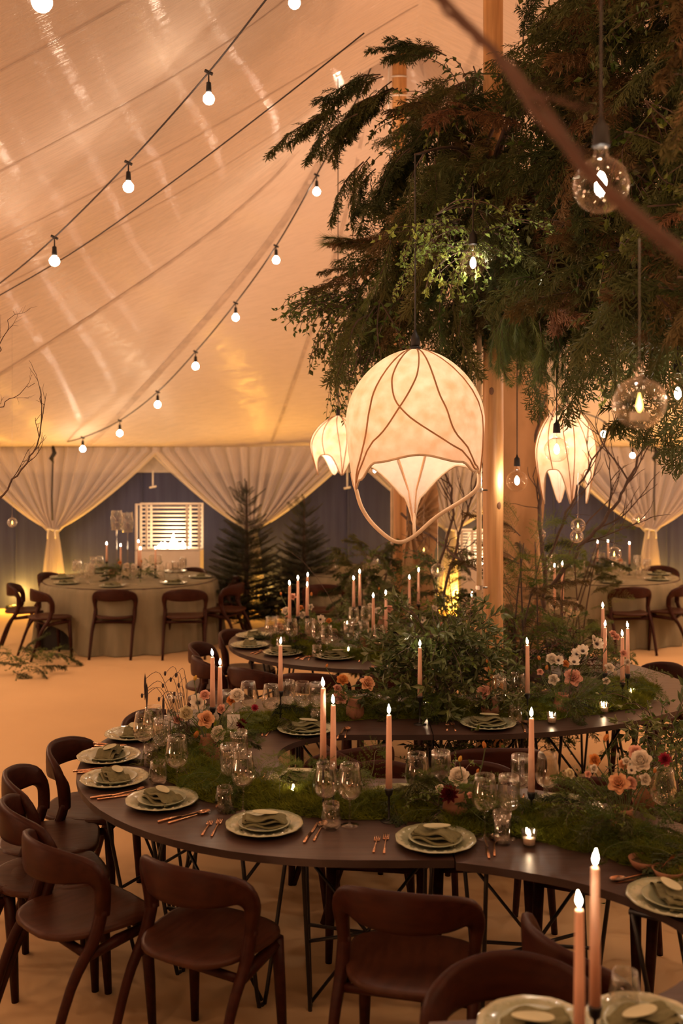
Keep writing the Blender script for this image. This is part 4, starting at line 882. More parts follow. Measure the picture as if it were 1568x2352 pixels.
for (px, py) in spots:
    Y = depth(px) + U(-.62, .55); p = P(px, py, Y)
    ax = Vector((O.x + max(0, px - 1130) / 440 * .75, depth(px), 0)); out = Vector((p.x - ax.x, p.y - ax.y, 0)); out = out.normalized() if out.length > .05 else Vector((1, 0, 0))
    if py < 260: d = out * U(.5, 1) + Vector((U(-.4, .4), U(-.6, .2), U(-.2, .3)))
    else: d = out * U(.3, .9) + Vector((U(-.4, .4), U(-.7, .2), U(-1.3, -.1)))
    if px > 1500 or py < 0: d = Vector((U(-1, 1), U(-1, .3), U(-1, .2)))
    if py > 800: d.z = U(-1, -.2)
    if px > 1150 and py > 640: d.z = U(-.45, .3)
    L = pal(px, py); nm = 'pine_branch' if L is PIN else 'leafy_branch' if L is LEA else 'cypress_branch'
    nn[nm] += 1
    if nn[nm] < 290: ob(nm, R_.choice(L), cloud, p - O - d.normalized() * .15, orient(d), U(.85, 1.25) * (1 if Y > 5.2 else .9))
# dense inner twigwork and dark foliage behind the outer sprays
core = MB(); src = [spray_cypress(.55, .3, .8) for _ in range(3)] + [spray_leafy(.45, 80, .02, .036) for _ in range(2)]
for s_ in src: s_.m = [0] * len(s_.m)
for k in range(330):
    px, py = R_.choice(spots); Y = depth(px) + U(-.1, .5); p = P(px, py, Y) - O
    core.merge(R_.choice(src), Matrix.Translation(p) @ orient((U(-1, 1), U(-1, 1), U(-1.2, .2))).to_matrix().to_4x4() @ Matrix.Scale(U(.9, 1.4), 4))
ob('inner_foliage', core.mesh('inner_foliage', 'cypress'), cloud, kind='stuff')
m = MB()
for k in range(14):
    px, py = R_.choice(spots); p = P(px, py, depth(px)) - O; a = Vector((U(-.4, .2), U(-.3, .3), U(-.8, .9))); m.tube(crom([a * .5, (a + p) * .5 + rv(.1), p], 4), [.016, .006], 6)
ob('support_branch', m.mesh('support_branch', 'bark', True), cloud)
for (px, py, Y) in ((953, 355, LY), (1086, 482, 4.87), (1187, 756, 6.229), (1278, 714, 5.464), (1556, 580, 4.449)):
    p = P(px, py, Y) - O; a = Vector((0, 0, p.z + .25)); bb = MB(); bb.tube(crom([a, (a + p) * .5 + Vector((0, 0, .12)), p], 5), [.014, .006], 6); ob('support_branch', bb.mesh('support_branch', 'bark', True), cloud)
    for k in range(4): ob('cypress_branch', R_.choice(CYP), cloud, a.lerp(p, .55 + .12 * k) + Vector((0, 0, .02)), orient((U(-1, 1), U(-1, .3), U(-1, .1))), U(.7, 1))
# long sprays reaching out at the left side
def reach(L, px, py, Y, dx, dz, sc_, nm): ob(nm, R_.choice(L), cloud, P(px, py, Y) - O, orient((dx, U(-.25, .1), dz), U(-.3, .3)), sc_)
for (px, py, n, dx, dz) in ((800, 245, 3, -1, -.2), (760, 262, 2, -1, -.2), (860, 225, 3, -1, -.3), (900, 200, 5, -1, -.35), (880, 170, 3, -1, .0), (845, 225, 3, -1, -.30), (1000, 130, 5, -.7, .35), (1200, 110, 6, .2, .5), (930, 340, 6, -1, -.5), (850, 370, 4, -1, -.7)):
    for k in range(n): reach(CYP, px + U(-18, 25), py + U(-14, 18), 6.1 + U(-.2, .2), dx + U(-.15, .15), dz + U(-.15, .15), U(.7, 1.0), 'cypress_branch')
for (px, py, n, dx, dz, L, nm) in ((800, 690, 7, -1, -.1, LEA, 'leafy_branch'), (760, 700, 5, -1, .05, LEA, 'leafy_branch'), (820, 640, 3, -1, .15, CYB, 'cypress_branch'), (860, 590, 3, -1, .35, PIN, 'pine_branch'), (790, 770, 6, -.6, -1, LEA, 'leafy_branch'), (900, 560, 4, -.8, .5, CYB, 'cypress_branch'), (780, 850, 4, -.2, -1, LEA, 'leafy_branch'), (830, 800, 6, -.3, -1, LEA, 'leafy_branch'), (930, 800, 5, -.2, -1, LEA, 'leafy_branch'), (1250, 830, 7, .1, -.2, FRN, 'fern_branch'), (1370, 840, 2, .4, -.6, LEL, 'leafy_branch'), (1500, 740, 5, .1, -.3, CYB, 'cypress_branch'),
                                  (1200, 660, 12, -.2, -.8, PIN, 'pine_branch'), (1260, 720, 12, .0, -.7, PIN, 'pine_branch'), (1170, 720, 6, -.4, -.9, PIN, 'pine_branch')):
    for k in range(n): reach(L, px + U(-30, 30), py + U(-22, 22), (6.05 if px < 1160 else 5.35) + U(-.2, .2), dx + U(-.2, .2), dz + U(-.2, .2), U(.55, .85), nm)
for k in range(26): reach(LEL, U(970, 1160), U(490, 585), 4.98 + U(0, .25), U(-1, 1), U(-.6, .3), U(.6, .95), 'leafy_branch')
for k in range(5): reach(LEL, 985 - k * 14, 555 + k * 22, 5.2, -1, -.9, U(.35, .5), 'leafy_branch')
# ---- shrubs and foliage under the poles
def shrub(label, px, ytop, ybot, Y, halfw, n, palette, base_z=0.0, spread=1.0, nm='shrub'):
    p0 = Vector(((px - 784) / FPX * Y, Y, base_z)); t = thing(nm, label, 'shrub', p0)
    zt = EYE - (ytop - HZ) / FPX * Y; H = zt - base_z; hw = halfw / FPX * Y
    m = MB()
    for k in range(4): m.tube(crom([(U(-.05, .05), U(-.05, .05), 0), (U(-.5, .5) * hw, U(-.1, .1), H * .4), (U(-.8, .8) * hw, U(-.15, .15), H * .85)], 4), [.012, .004], 5)
    ob('stem', m.mesh('stem', 'bark', True), t)
    for k in range(n):
        z = U(.05, .92) ** .8 * H; w_ = hw * (1 - .55 * (z / H) ** 2) * spread; a = U(0, 2 * PI); r = w_ * math.sqrt(rnd()) * .8
        p = Vector((r * math.cos(a), r * .6 * math.sin(a), z)); d = Vector((math.cos(a) * .8 + U(-.4, .4), math.sin(a) * .8 - .3, U(-.2, 1.0)))
        L = R_.choice(palette); ob('branch', R_.choice(L), t, p, orient(d), U(.6, .95))
    return t
shrub('dense evergreen shrub right of the second fir tree, in front of the navy wall', 845, 1235, 1400, 9.6, 75, 70, [CYP, CYP, LEA])
shrub('dark leafy shrub beside the farther pole foot', 905, 1330, 1450, 8.95, 55, 40, [LEA, CYP, FRN], spread=.9)
shrub('leafy green shrub among twigs right of the farther pole', 1020, 1250, 1450, 8.9, 60, 55, [LEA, CYP, FRN])
shrub('olive-leaved shrub standing on the middle row left of the thick pole', 1015, 1465, 1620, 5.75, 100, 75, [OLV, OLV, OLV, LEA], TZ)
shrub('olive foliage before the slim metal tube', 1075, 1420, 1600, 6.9, 60, 40, [OLV, LEA], 0.0)
shrub('feathery green fern rising right of the thick pole', 1210, 1150, 1500, 6.9, 60, 70, [FRN, FRN, FRN, CYB], 0.0)
shrub('feathery green foliage behind the bare branches on the right', 1345, 1190, 1420, 9.2, 60, 40, [FRN, FRN, CYP], 0.0)
shrub('brownish twiggy foliage at the thick pole foot', 1200, 1400, 1600, 7.0, 70, 55, [DRY, FRN, CYB, LEA], 0.0)
shrub('tangle of dry reddish twigs behind the white flowers on the right', 1310, 1440, 1560, 6.75, 100, 60, [DRY, DRY, FRN], 0.45)
shrub('low leafy plants on the floor beneath the middle row at the right', 1520, 1650, 1800, 5.3, 60, 34, [LEA, FRN, OLV], 0.0)
shrub('dark leafy plants between the front and middle rows on the right', 1560, 1680, 1850, 4.9, 60, 40, [LEA, OLV], 0.0)
shrub('dark leaves on the floor under the middle row by its seam', 1010, 1700, 1760, 5.45, 60, 22, [LEA, OLV], 0.0)
# greenery on the floor at the left edge
t = thing('floor_garland', 'loose cut greenery lying on the pale floor at the left edge', 'greenery', Fl(60, 1545))
for k in range(34):
    p = Fl(U(-60, 120), U(1515, 1570)); ob('sprig', R_.choice(R_.choice([CYP, LEA, FRN])), t, p - Vector(t.location) + Vector((0, 0, .06 + U(0, .1))), orient((U(-.6, 1), U(-.5, .5), U(-.05, .3))), U(.5, .8))
# ---- fir trees
def fir_branch(L=.55):
    m = MB(); st = crom([(0, 0, 0), (L * .5, 0, .02), (L, 0, .07)], 6); m.mi = 1; m.tube(st, [.006, .003], 4, False); m.mi = 0
    def needles(a, b_, n):
        t = (b_ - a).normalized(); s_ = fr(t); u = s_.cross(t)
        for k in range(n):
            p = a.lerp(b_, k / n); q = U(-1.5, 1.5) + (PI if k % 2 else 0); d = (t * .55 + s_ * math.cos(q) + u * abs(math.sin(q)) * .5).normalized(); m.tri(p, d, t, U(.024, .036), .0085)
    needles(st[0], st[-1], 60)
    for i in range(2, 12):
        for s_ in (-1, 1):
            l = L * .5 * (1 - i / 14); a = st[i]; e = a + Vector((.75, s_ * .8, .05)).normalized() * l; needles(a, e, int(l * 150)); 
            b2 = a.lerp(e, .5); needles(b2, b2 + Vector((1, s_ * .1, 0)) * l * .4, int(l * 60))
    return m
FIR = [fir_branch(.55).mesh('fir_branch', ['fir', 'bark']) for _ in range(3)]
def fir(label, px, ytop, Y, H0, maxr):
    zt = EYE - (ytop - HZ) / FPX * Y; t = thing('fir_tree', label, 'tree', ((px - 784) / FPX * Y, Y, 0))
    m = MB(); m.tube([(0, 0, 0), (0, 0, zt * .6), (0, 0, zt)], [.045, .025, .007], 8); ob('trunk', m.mesh('trunk', 'bark', True), t)
    z = .18; k = 0; sid = MB(); 
    while z < zt - .12:
        f = 1 - z / zt; r = maxr * f ** .8 + .06; n = 9 if f > .3 else 5
        for i in range(n):
            a = 2 * PI * i / n + k * 2.4 + U(-.2, .2); tilt = .05 + .75 * (1 - f) ** 1.6
            ob('branch', R_.choice(FIR), t, (0, 0, z + U(-.03, .03)), orient((math.cos(a), math.sin(a), tilt), U(-.25, .25)), r / .55)
        z += .062 + .12 * (1 - f) ** 2; k += 1
    for a in range(3): ob('branch', FIR[0], t, (0, 0, zt - .28), orient((math.cos(a * 2.1 + .3), math.sin(a * 2.1 + .3) * .3, .55)), .55)
    ob('branch', FIR[1], t, (0, 0, zt - .22), orient((0.02, 0, 1)), .45)
fir('dark fir tree with open top before the curtain, left of the pair', 566, 1105, 12.7, 0, .66)
fir('dark fir tree, right and shorter of the pair, before the navy wall', 698, 1140, 13.0, 0, .62)
# ---- bare branches
def bare(label, pts, r0, r1, subs=6, sl=.35, matn='bark', extra=()):
    pts = [P(*p) for p in pts]; o = pts[0].copy(); pts = crom([p - o for p in pts], 6); m = MB()
    pts = [pts[0]] + [p + rv(.012 if r0 > .0095 or 'left' in label else .003) for p in pts[1:-1]] + [pts[-1]]
    m.tube(pts, [r0 + (r1 - r0) * i / (len(pts) - 1) for i in range(len(pts))], 7)
    t = thing('bare_branch', label, 'branch', o); ob('limb', m.mesh('limb', matn, True), t)
    for k in range(subs):
        i = int(len(pts) * (.25 + .7 * (k + .5) / subs)); d = (pts[min(i, len(pts) - 1)] - pts[max(i - 1, 0)]).normalized(); e = (d + Vector((U(-.9, .9), U(-.4, .4), U(-.3, .6)))).normalized()
        s_ = twig(sl * U(.6, 1.2), 0, 1, r0 * .4); ob('twig', s_.mesh('twig', matn, True), t, pts[min(i, len(pts) - 1)], orient(e))
bare('blurred reddish branch crossing the top right corner close to us', [(960, -60, 1.32), (1130, 115, 1.30), (1240, 270, 1.27), (1400, 440, 1.23), (1600, 610, 1.18)], .0045, .0095, 3, .10, 'bark_red')
bare('second blurred reddish twig at the top right close to us', [(975, -30, 1.36), (1060, 60, 1.36), (1190, 170, 1.33), (1330, 350, 1.3)], .003, .0045, 2, .08, 'bark_red')
bare('slim branch reaching up at the left edge before the curtain', [(-30, 1180, 5.2), (40, 1090, 5.1), (90, 1010, 5.0), (95, 905, 4.9)], .006, .002, 6, .15)
bare('slim twig at the left edge above the curtain', [(-25, 960, 4.6), (10, 925, 4.6), (80, 880, 4.5)], .003, .0012, 3, .09)
bare('dark twigs at the left edge beside the string lights', [(-30, 850, 4.4), (5, 790, 4.4), (30, 715, 4.4)], .003, .0012, 4, .09)
bare('crooked dark trunk branch beside the linen drape', [(1245, 1400, 7.6), (1250, 1300, 7.5), (1238, 1180, 7.5), (1240, 1060, 7.4), (1232, 990, 7.4), (1255, 905, 7.4)], .019, .010, 4, .35)
bare('long bare branch sweeping up to the right from the linen drape', [(1262, 1350, 7.0), (1330, 1260, 6.9), (1400, 1180, 6.8), (1450, 1090, 6.7), (1490, 985, 6.6)], .017, .006, 7, .45)
bare('bare branch rising before the tall lantern to the upper right', [(1250, 1300, 7.2), (1300, 1180, 7.1), (1360, 1060, 7.0), (1418, 965, 6.9)], .012, .004, 6, .4)
bare('bare twig before the navy wall beside the right curtain', [(1285, 1655, 8.4), (1300, 1290, 8.2), (1410, 1130, 8.1), (1418, 1048, 8.0)], .008, .003, 3, .3)
for (lb, pts) in (('dark branch against the amber glow, left of the slim tube', [(1010, 1400, 8.6), (1050, 1250, 8.5), (1080, 1150, 8.5), (1110, 1060, 8.4)]), ('forked branch crossing the amber glow behind the loop of the largest lantern', [(1000, 1330, 8.7), (1040, 1180, 8.6), (1020, 1080, 8.6), (990, 1020, 8.5)]), ('low branch sweeping right below the largest lantern', [(922, 1180, 9.9), (1000, 1240, 9.0), (1060, 1290, 8.4), (1130, 1320, 8.3)])):
    bare(lb, pts, .014, .006, 8, .45)
bare('arching dry grass stem before the far candles', [(800, 1490, 7.63), (770, 1400, 7.6), (715, 1310, 7.7), (650, 1255, 7.8)], .003, .001, 0)
# ================================================================ FLOWERS
def petal_at(m, c, az, tilt, L, W, cup):
    """petal rooted at c, leaning tilt from vertical towards azimuth az"""
    o = Vector((math.cos(az), math.sin(az), 0)); s_ = Vector((-math.sin(az), math.cos(az), 0)); up = Vector((0, 0, 1))
    def fn(u, v):
        a = tilt + cup * (v - .2); d = o * math.sin(a) + up * math.cos(a); w_ = W * math.sin(PI * (.12 + .80 * v)) ** .7; x = (u - .5) * 2
        return c + d * L * v + s_ * w_ * x * .5 - (o * math.cos(a) - up * math.sin(a)) * (x * x) * W * .16
    m.grid(fn, 4, 4)
def mk_flower(kind):
    m = MB(); e = MB(); c = Vector((0, 0, 0))
    if kind == 'rose':
        for (n, tilt, L, W, cup) in ((3, .02, .66, .40, .35), (4, .14, .74, .62, .15), (5, .30, .84, .80, .10), (6, .52, .92, .90, .15), (6, .80, .98, .95, .35), (5, 1.1, 1.0, .95, .4)):
            for k in range(n): petal_at(m, c, 2 * PI * k / n + n + U(-.2, .2), tilt + U(-.06, .06), L, W, cup)
    elif kind == 'ranunculus':
        for j in range(8):
            t = j / 7
            for k in range(6): petal_at(m, c, 2 * PI * k / 6 + j * .5, .15 + t * 1.35, .50 + .48 * t, .5 + .35 * t, -.9 + .9 * t)
        e.lathe([(0, .52), (.10, .5), (.14, .40)], 10)
    elif kind == 'anemone':
        for k in range(8): petal_at(m, c, 2 * PI * k / 8, 1.15 + .2 * (k % 2), 1.05, .72, -.25)
        e.lathe([(0, .24), (.12, .22), (.19, .1), (.16, 0)], 12)
        for k in range(20): a = 2 * PI * k / 20; e.tube([(0, 0, .05), (.3 * math.cos(a), .3 * math.sin(a), .2)], .015, 3)
    elif kind == 'tulip':
        for k in range(6): petal_at(m, c, 2 * PI * k / 6 + (.5 if k > 2 else 0), .42 + .1 * (k % 2), 1.2, .75, -.45)
    elif kind == 'dahlia':
        for j in range(6):
            t = j / 5
            for k in range(10): petal_at(m, c, 2 * PI * k / 10 + j * .33, .15 + t * 1.45, .7 + .3 * t, .32, -.3)
    cal = MB(); cal.lathe([(0.05, -.2), (.22, -.05), (.18, .08)], 8)
    return m, e, cal
FM = {}
def flower_mesh(kind, colr):
    k = (kind, colr)
    if k not in FM:
        m, e, cal = mk_flower(kind); FM[k] = (m.mesh('petals', colr, True), e.mesh('eye', 'flower_eye' if kind == 'anemone' else 'petal_cream', True) if e.v else None, cal.mesh('calyx', 'stem_green', True))
    return FM[k]
CK = {'w': 'petal_white', 'c': 'petal_cream', 'p': 'petal_peach', 'k': 'petal_pink', 'o': 'petal_orange', 'b': 'petal_burgundy', 'm': 'petal_magenta', 'y': 'petal_yellow'}
KK = {'r': 'rose', 'n': 'ranunculus', 'a': 'anemone', 't': 'tulip', 'd': 'dahlia'}
WORD = {'w': 'white', 'c': 'cream', 'p': 'peach', 'k': 'pink', 'o': 'orange', 'b': 'dark burgundy', 'm': 'magenta', 'y': 'yellow'}
def arrangement(label, bx, by, fl, Y=None, greens=(), gn=14, gr=.16, vase=True, z=TZ, Ydef=None):
    """fl: (px, py, radius px, kind+colour, face)"""
    base = T(bx, by) if Y is None else Vector(((bx - 784) / FPX * Y, Y, z)); t = thing('flower_arrangement', label, 'flowers', base)
    if vase: m = MB(); m.lathe([(0, 0), (.045, 0), (.052, .02), (.05, .06), (.035, .10), (.038, .115), (.034, .115), (.03, .1), (0, .02)], 18); ob('vase', m.mesh('vase', 'terracotta', True), t)
    for (px, py, r, kc, *rest) in fl:
        kind = KK[kc[0]]; me, eye, cal = flower_mesh(kind, CK[kc[1]])
        yy = base.y + (rest[0] if rest else U(-.1, .05)); p = P(px, py, yy) - base; s_ = r * 1.1 / FPX * yy
        d = Vector((U(-.5, .5), -.75, U(.25, .9))) if kind != 'tulip' else Vector((U(-.5, .5), -.25, 1)); q = d.to_track_quat('Z', 'Y')
        p = p - d.normalized() * s_ * .4
        f = ob('flower', me, t, p, q, s_, label=WORD[kc[1]] + ' ' + kind)
        if eye: ob('flower_centre', eye, f)
        ob('calyx', cal, f)
        st = MB(); a = Vector((p.x * .25, p.y * .3, .08 if vase else .0)); tip = p - d.normalized() * s_ * .18; st.tube(crom([a, (a + tip) * .5 + Vector((U(-.03, .03), .02, 0)), tip], 4), .0022, 5, False); ob('flower_stem', st.mesh('flower_stem', 'stem_green', True), t)
    for k in range(gn):
        a = U(0, 2 * PI); r = gr * math.sqrt(rnd()); ob('foliage_sprig', R_.choice(R_.choice(greens)), t, (r * math.cos(a) * .6, r * math.sin(a) * .5, U(.03, .14)), orient((math.cos(a), math.sin(a) - .2, U(.1, 1.1))), U(.3, .5))
    return t
GA = [FRN, FRN, LEA, CYP]
arrangement('mixed flowers with white anemones and a peach rose on the left table bend', 478, 1745, [(455, 1613, 21, 'aw'), (429, 1637, 17, 'nc'), (474, 1651, 20, 'rp'), (507, 1628, 11, 'rk'), (545, 1594, 17, 'nw'), (530, 1607, 12, 'ro'), (449, 1690, 14, 'to'), (499, 1684, 18, 'nw'), (491, 1731, 21, 'rp'), (554, 1662, 13, 'db'), (408, 1652, 11, 'rk'), (448, 1559, 10, 'ty'), (428, 1760, 16, 'db'), (470, 1595, 12, 'nk'), (585, 1625, 9, 'dm')], greens=GA, gn=26, gr=.2)
# seed heads and drooping leaves over its left side
t = thing('dried_seed_stems', 'thin dried stems with dark seed heads leaning left of the anemones', 'dried stems', T(440, 1740))
for (px, py, long_) in ((333, 1560, 1), (337, 1582, 1), (379, 1547, 0), (404, 1551, 0), (392, 1561, 0), (374, 1575, 0), (326, 1598, 0), (336, 1597, 0), (365, 1606, 0), (400, 1594, 0), (410, 1574, 0), (375, 1608, 1), (398, 1610, 0)):
    yy = 4.6; p = P(px, py, yy) - Vector(t.location); m = MB(); m.tube(crom([(0, 0, 0), (p.x * .45, 0, p.z * .55), (p.x * .82, 0, p.z * .95 + .01), p], 4), .0013, 4); st = ob('stalk', m.mesh('stalk', 'bark'), t)
    m = MB()
    if long_: m.lathe([(0, .03), (.005, .0), (.006, -.03), (.002, -.09), (0, -.10)], 6, p)
    else: m.lathe([(0, .012), (.005, .008), (.006, 0), (.004, -.008), (0, -.012)], 7, p)
    ob('seed_head', m.mesh('seed_head', 'flower_eye', True), st)
arrangement('small peach roses in the middle row left of the shrub', 815, 1650, [(845, 1568, 18, 'rp'), (783, 1601, 17, 'rk'), (787, 1559, 14, 'no'), (750, 1530, 7, 'to'), (775, 1580, 10, 'rk')], greens=GA, gn=16)
arrangement('white and pink flowers clustered before the thick pole foot', 1290, 1640, [(1267, 1512, 13, 'nw'), (1283, 1516, 12, 'aw'), (1270, 1560, 13, 'rw'), (1315, 1555, 21, 'rk'), (1238, 1513, 9, 'to'), (1255, 1535, 9, 'to'), (1300, 1524, 9, 'ro'), (1318, 1518, 14, 'aw'), (1324, 1500, 14, 'aw'), (1338, 1493, 15, 'aw'), (1372, 1478, 15, 'aw'), (1364, 1466, 10, 'tw'), (1408, 1455, 9, 'rk'), (1400, 1532, 12, 'rw'), (1411, 1548, 10, 'tw'), (1392, 1564, 9, 'rw'), (1240, 1543, 8, 'rk'), (1432, 1500, 9, 'rk'), (1415, 1462, 9, 'rk'), (1440, 1520, 8, 'rw')], greens=GA + [LEA], gn=44, gr=.34)
arrangement('pink rose and white tulip leaning beside the two wine glasses', 1125, 1650, [(1148, 1557, 13, 'rw'), (1109, 1589, 18, 'rk'), (1118, 1520, 7, 'to'), (1122, 1535, 7, 'to'), (1143, 1575, 8, 'tw')], greens=[OLV, LEA], gn=12, gr=.12)
arrangement('white ranunculus and dark dahlia in the front row centre', 1045, 1885, [(1053, 1780, 23, 'nw'), (1030, 1822, 22, 'db'), (1112, 1713, 12, 'to'), (1056, 1745, 11, 'ty'), (1096, 1772, 8, 'to'), (1010, 1812, 11, 'rw'), (1080, 1826, 8, 'rk')], greens=GA, gn=22, gr=.17)
arrangement('peach, white and magenta flowers at the right end of the front row', 1430, 1925, [(1310, 1775, 12, 'nc'), (1390, 1697, 14, 'to'), (1366, 1745, 14, 'ro'), (1470, 1745, 24, 'nw'), (1459, 1727, 17, 'rk'), (1438, 1748, 10, 'rw'), (1420, 1798, 24, 'rp'), (1448, 1798, 16, 'rk'), (1432, 1755, 13, 'np'), (1450, 1768, 12, 'aw'), (1364, 1765, 10, 'rw'), (1418, 1737, 9, 'tw'), (1482, 1790, 14, 'rw'), (1526, 1743, 15, 'dm'), (1503, 1772, 9, 'to'), (1350, 1778, 8, 'rk')], greens=GA + [FRN], gn=60, gr=.30)
arrangement('pale flowers among candles on the far table bend', 710, 1480, [(655, 1402, 10, 'rw'), (693, 1412, 9, 'rw'), (737, 1422, 11, 'aw'), (672, 1370, 8, 'rk'), (645, 1365, 6, 'to'), (715, 1366, 7, 'to'), (660, 1420, 7, 'rk'), (755, 1425, 7, 'ro'), (713, 1394, 7, 'rw'), (640, 1440, 12, 'rp'), (768, 1450, 8, 'rk'), (690, 1395, 7, 'ro')], greens=[FRN, CYB, DRY, LEA], gn=34, gr=.32)
arrangement('pink anemones and blooms on the far row beside the lone glass', 835, 1500, [(836, 1518, 13, 'ak'), (822, 1500, 9, 'ro'), (850, 1512, 8, 'ak'), (855, 1575, 5, 'ty')], greens=[FRN, LEA], gn=18)
arrangement('pale blooms before the farther pole foot', 880, 1440, [(868, 1402, 8, 'rw'), (893, 1398, 9, 'rk'), (870, 1353, 5, 'to'), (998, 1396, 8, 'rw'), (970, 1424, 9, 'aw'), (1078, 1330, 8, 'rw'), (1012, 1434, 7, 'tk'), (1083, 1442, 6, 'to'), (850, 1390, 6, 'rw')], Y=8.5, greens=[FRN, LEA, OLV], gn=40, gr=.45)
arrangement('low pale flowers hidden behind the right glasses', 1480, 1790 + 60, [(1530, 1756, 6, 'rk'), (1545, 1900, 7, 'dm')], greens=[LEA, FRN], gn=10)
# ---- moss and fern runners along the tables
def runner(label, path, wd, nb, ns):
    pts = [Vector((x, y, TZ)) for x, y in c2(path, 6)]; o = pts[0]
    t = thing('moss_runner', label, 'moss', o, kind='stuff')
    m = MB(); n = len(pts)
    def fn(u, v):
        i = min(int(u * (n - 1)), n - 2); p = pts[i].lerp(pts[i + 1], u * (n - 1) - i); d = (pts[i + 1] - pts[i]).normalized(); s_ = Vector((-d.y, d.x, 0)); x = (v - .5) * 2
        w_ = wd * (.8 + .35 * mnoise.noise(Vector((u * 9, x, 3)))); h = .055 * (1 - x * x) * (.35 + 1.6 * abs(mnoise.noise(Vector((p.x * 7, p.y * 7, x))))) + .006 * mnoise.noise(Vector((p.x * 40 + x * 9, p.y * 40, x * 3)))
        return p - o + s_ * w_ * x + Vector((0, 0, max(0.001, h)))
    m.grid(fn, n * 4, 10); ob('moss_bed', m.mesh('moss_bed', 'moss', True), t, kind='stuff')
    m = MB()
    for k in range(nb):
        u, v = rnd(), U(0.0, 1.0); p = Vector(fn(u, v)); 
        for j in range(4):
            d = Vector((U(-1, 1), U(-1, 1), U(.1, 1.0))).normalized(); m.tri(p, d, d.orthogonal().normalized(), U(.020, .055), .0042)
    ob('moss_strands', m.mesh('moss_strands', 'moss_blade'), t, kind='stuff')
    for k in range(ns):
        u = rnd(); p = Vector(fn(u, U(.2, .8))); ob('fern_sprig', R_.choice(R_.choice([FRN, FRN, CYP])), t, p + Vector((0, 0, .01)), orient((U(-1, 1), U(-1, 1), U(-.02, .4))), U(.35, .7))
runner('green moss and fern runner along the front row and left bend', [(.38, 4.05), (.1, 4.08), (-.25, 4.15), (-.58, 4.35), (-.74, 4.75), (-.62, 5.2), (-.3, 5.5), (.05, 5.62), (.45, 5.66)], .17, 12000, 90)
runner('green moss and fern runner at the right of the front row', [(.42, 3.98), (.75, 3.90), (1.05, 3.68), (1.28, 3.35), (1.36, 2.95)], .21, 9000, 60)
runner('green moss and fern runner along the middle row', [(.50, 5.64), (.85, 5.62), (1.3, 5.72), (1.65, 5.95), (1.85, 6.35)], .20, 8500, 56)
runner('green moss runner along the farthest table section', [(.85, 7.3), (.2, 7.3), (-.2, 7.45), (-.42, 7.9), (-.2, 8.45), (.3, 8.7)], .16, 4500, 40)
# ================================================================ ROUND TABLES
def round_table(cx_, cy_, R, name, seed, lift=None):
    t = thing('round_table', 'round folding table hidden under the cloth of ' + name, 'table', (cx_, cy_, 0), 0, 'round banquet tables')
    m = MB(); m.tube([(0, 0, .725), (0, 0, .75)], R - .01, 36); ob('tabletop', m.mesh('tabletop', 'table_wood'), t)
    for k in range(4):
        a = PI / 4 + k * PI / 2; m = MB(); m.tube([(R * .6 * math.cos(a), R * .6 * math.sin(a), 0), (R * .55 * math.cos(a), R * .55 * math.sin(a), .725)], .016, 6); ob('leg', m.mesh('leg', 'black_metal'), t)
    m = MB()
    def fn(u, v):
        a = u * 2 * PI
        if v < .3: r = R * v / .3; return (r * math.cos(a), r * math.sin(a), .754)
        q = (v - .3) / .7; zz = .754 - .745 * q
        if lift and abs((a - lift + PI) % (2 * PI) - PI) < .32: zz = .754 - (.745 - .33 * math.cos((a - lift) / .32 * PI / 2)) * q
        f = math.sin(a * 17 + seed) * .5 + math.sin(a * 29 + seed * 2) * .3
        r = R + .006 + .012 * min(1, q * 8) + q * (.07 + .075 * f); return (r * math.cos(a), r * math.sin(a), zz)
    m.grid(fn, 150, 24, True); tag(ob('tablecloth', m.mesh('tablecloth', 'linen_cloth', True), None, (cx_, cy_, 0)), 'olive-grey linen tablecloth falling to the floor over ' + name, 'tablecloth', 'linen tablecloths')
RT1 = Vector((-2.61, 12.35, 0)); RT2 = Vector((3.25, 12.7, 0)); RT3 = Vector((.30, 13.3, 0))
round_table(RT1.x, RT1.y, 1.06, 'the left round table', 1, 4.05)
round_table(RT2.x, RT2.y, 1.02, 'the right round table', 3)
round_table(RT3.x, RT3.y, .9, 'the small distant round table behind the candles', 5)
m = MB(); m.box((0, 0, 0), (.6, .4, .26)); m.box((-.01, -.01, .26), (.61, .41, .30)); tag(ob('storage_crate', m.mesh('storage_crate', 'black_rubber'), None, (-3.55, 11.62, 0)), 'black crate showing under the lifted cloth of the left round table', 'crate')
def pxx(p, x, Y): return Vector(((x - 784) / FPX * Y, Y, 0))
G2 = 'curved-back wooden chairs round the linen-covered tables'
for (px, Y, f, lb) in ((257, 11.12, 88, 'dark chair with its back to us at the left round table, left of two'), (423, 11.12, 95, 'dark chair with its back to us at the left round table, right of two'), (74, 11.15, 35, 'dark chair at an angle before the left round table'), (18, 11.7, 12, 'dark chair at the left picture edge by the round table'), (98, 12.9, -20, 'dark chair behind the left round table, its back against the amber glow'),
                      (553, 11.75, 160, 'nearer of two dark chairs right of the left round table'), (548, 12.5, 190, 'farther of two dark chairs right of the left round table'), (448, 13.55, 250, 'chair back just visible behind the left round table'),
                      (1455, 11.35, 95, 'dark chair with its back to us at the right round table'), (1575, 11.6, 150, 'dark chair cut by the right edge at the round table'), (1512, 13.8, 262, 'dark chair behind the right round table before the bright curtain'), (1300, 11.9, 60, 'dark chair at the left of the right round table behind twigs'),
                      (743, 11.6, 90, 'reddish chair back before the small distant round table')):
    x = (px - 784) / FPX * Y; chair(x, Y, f, lb, G2)
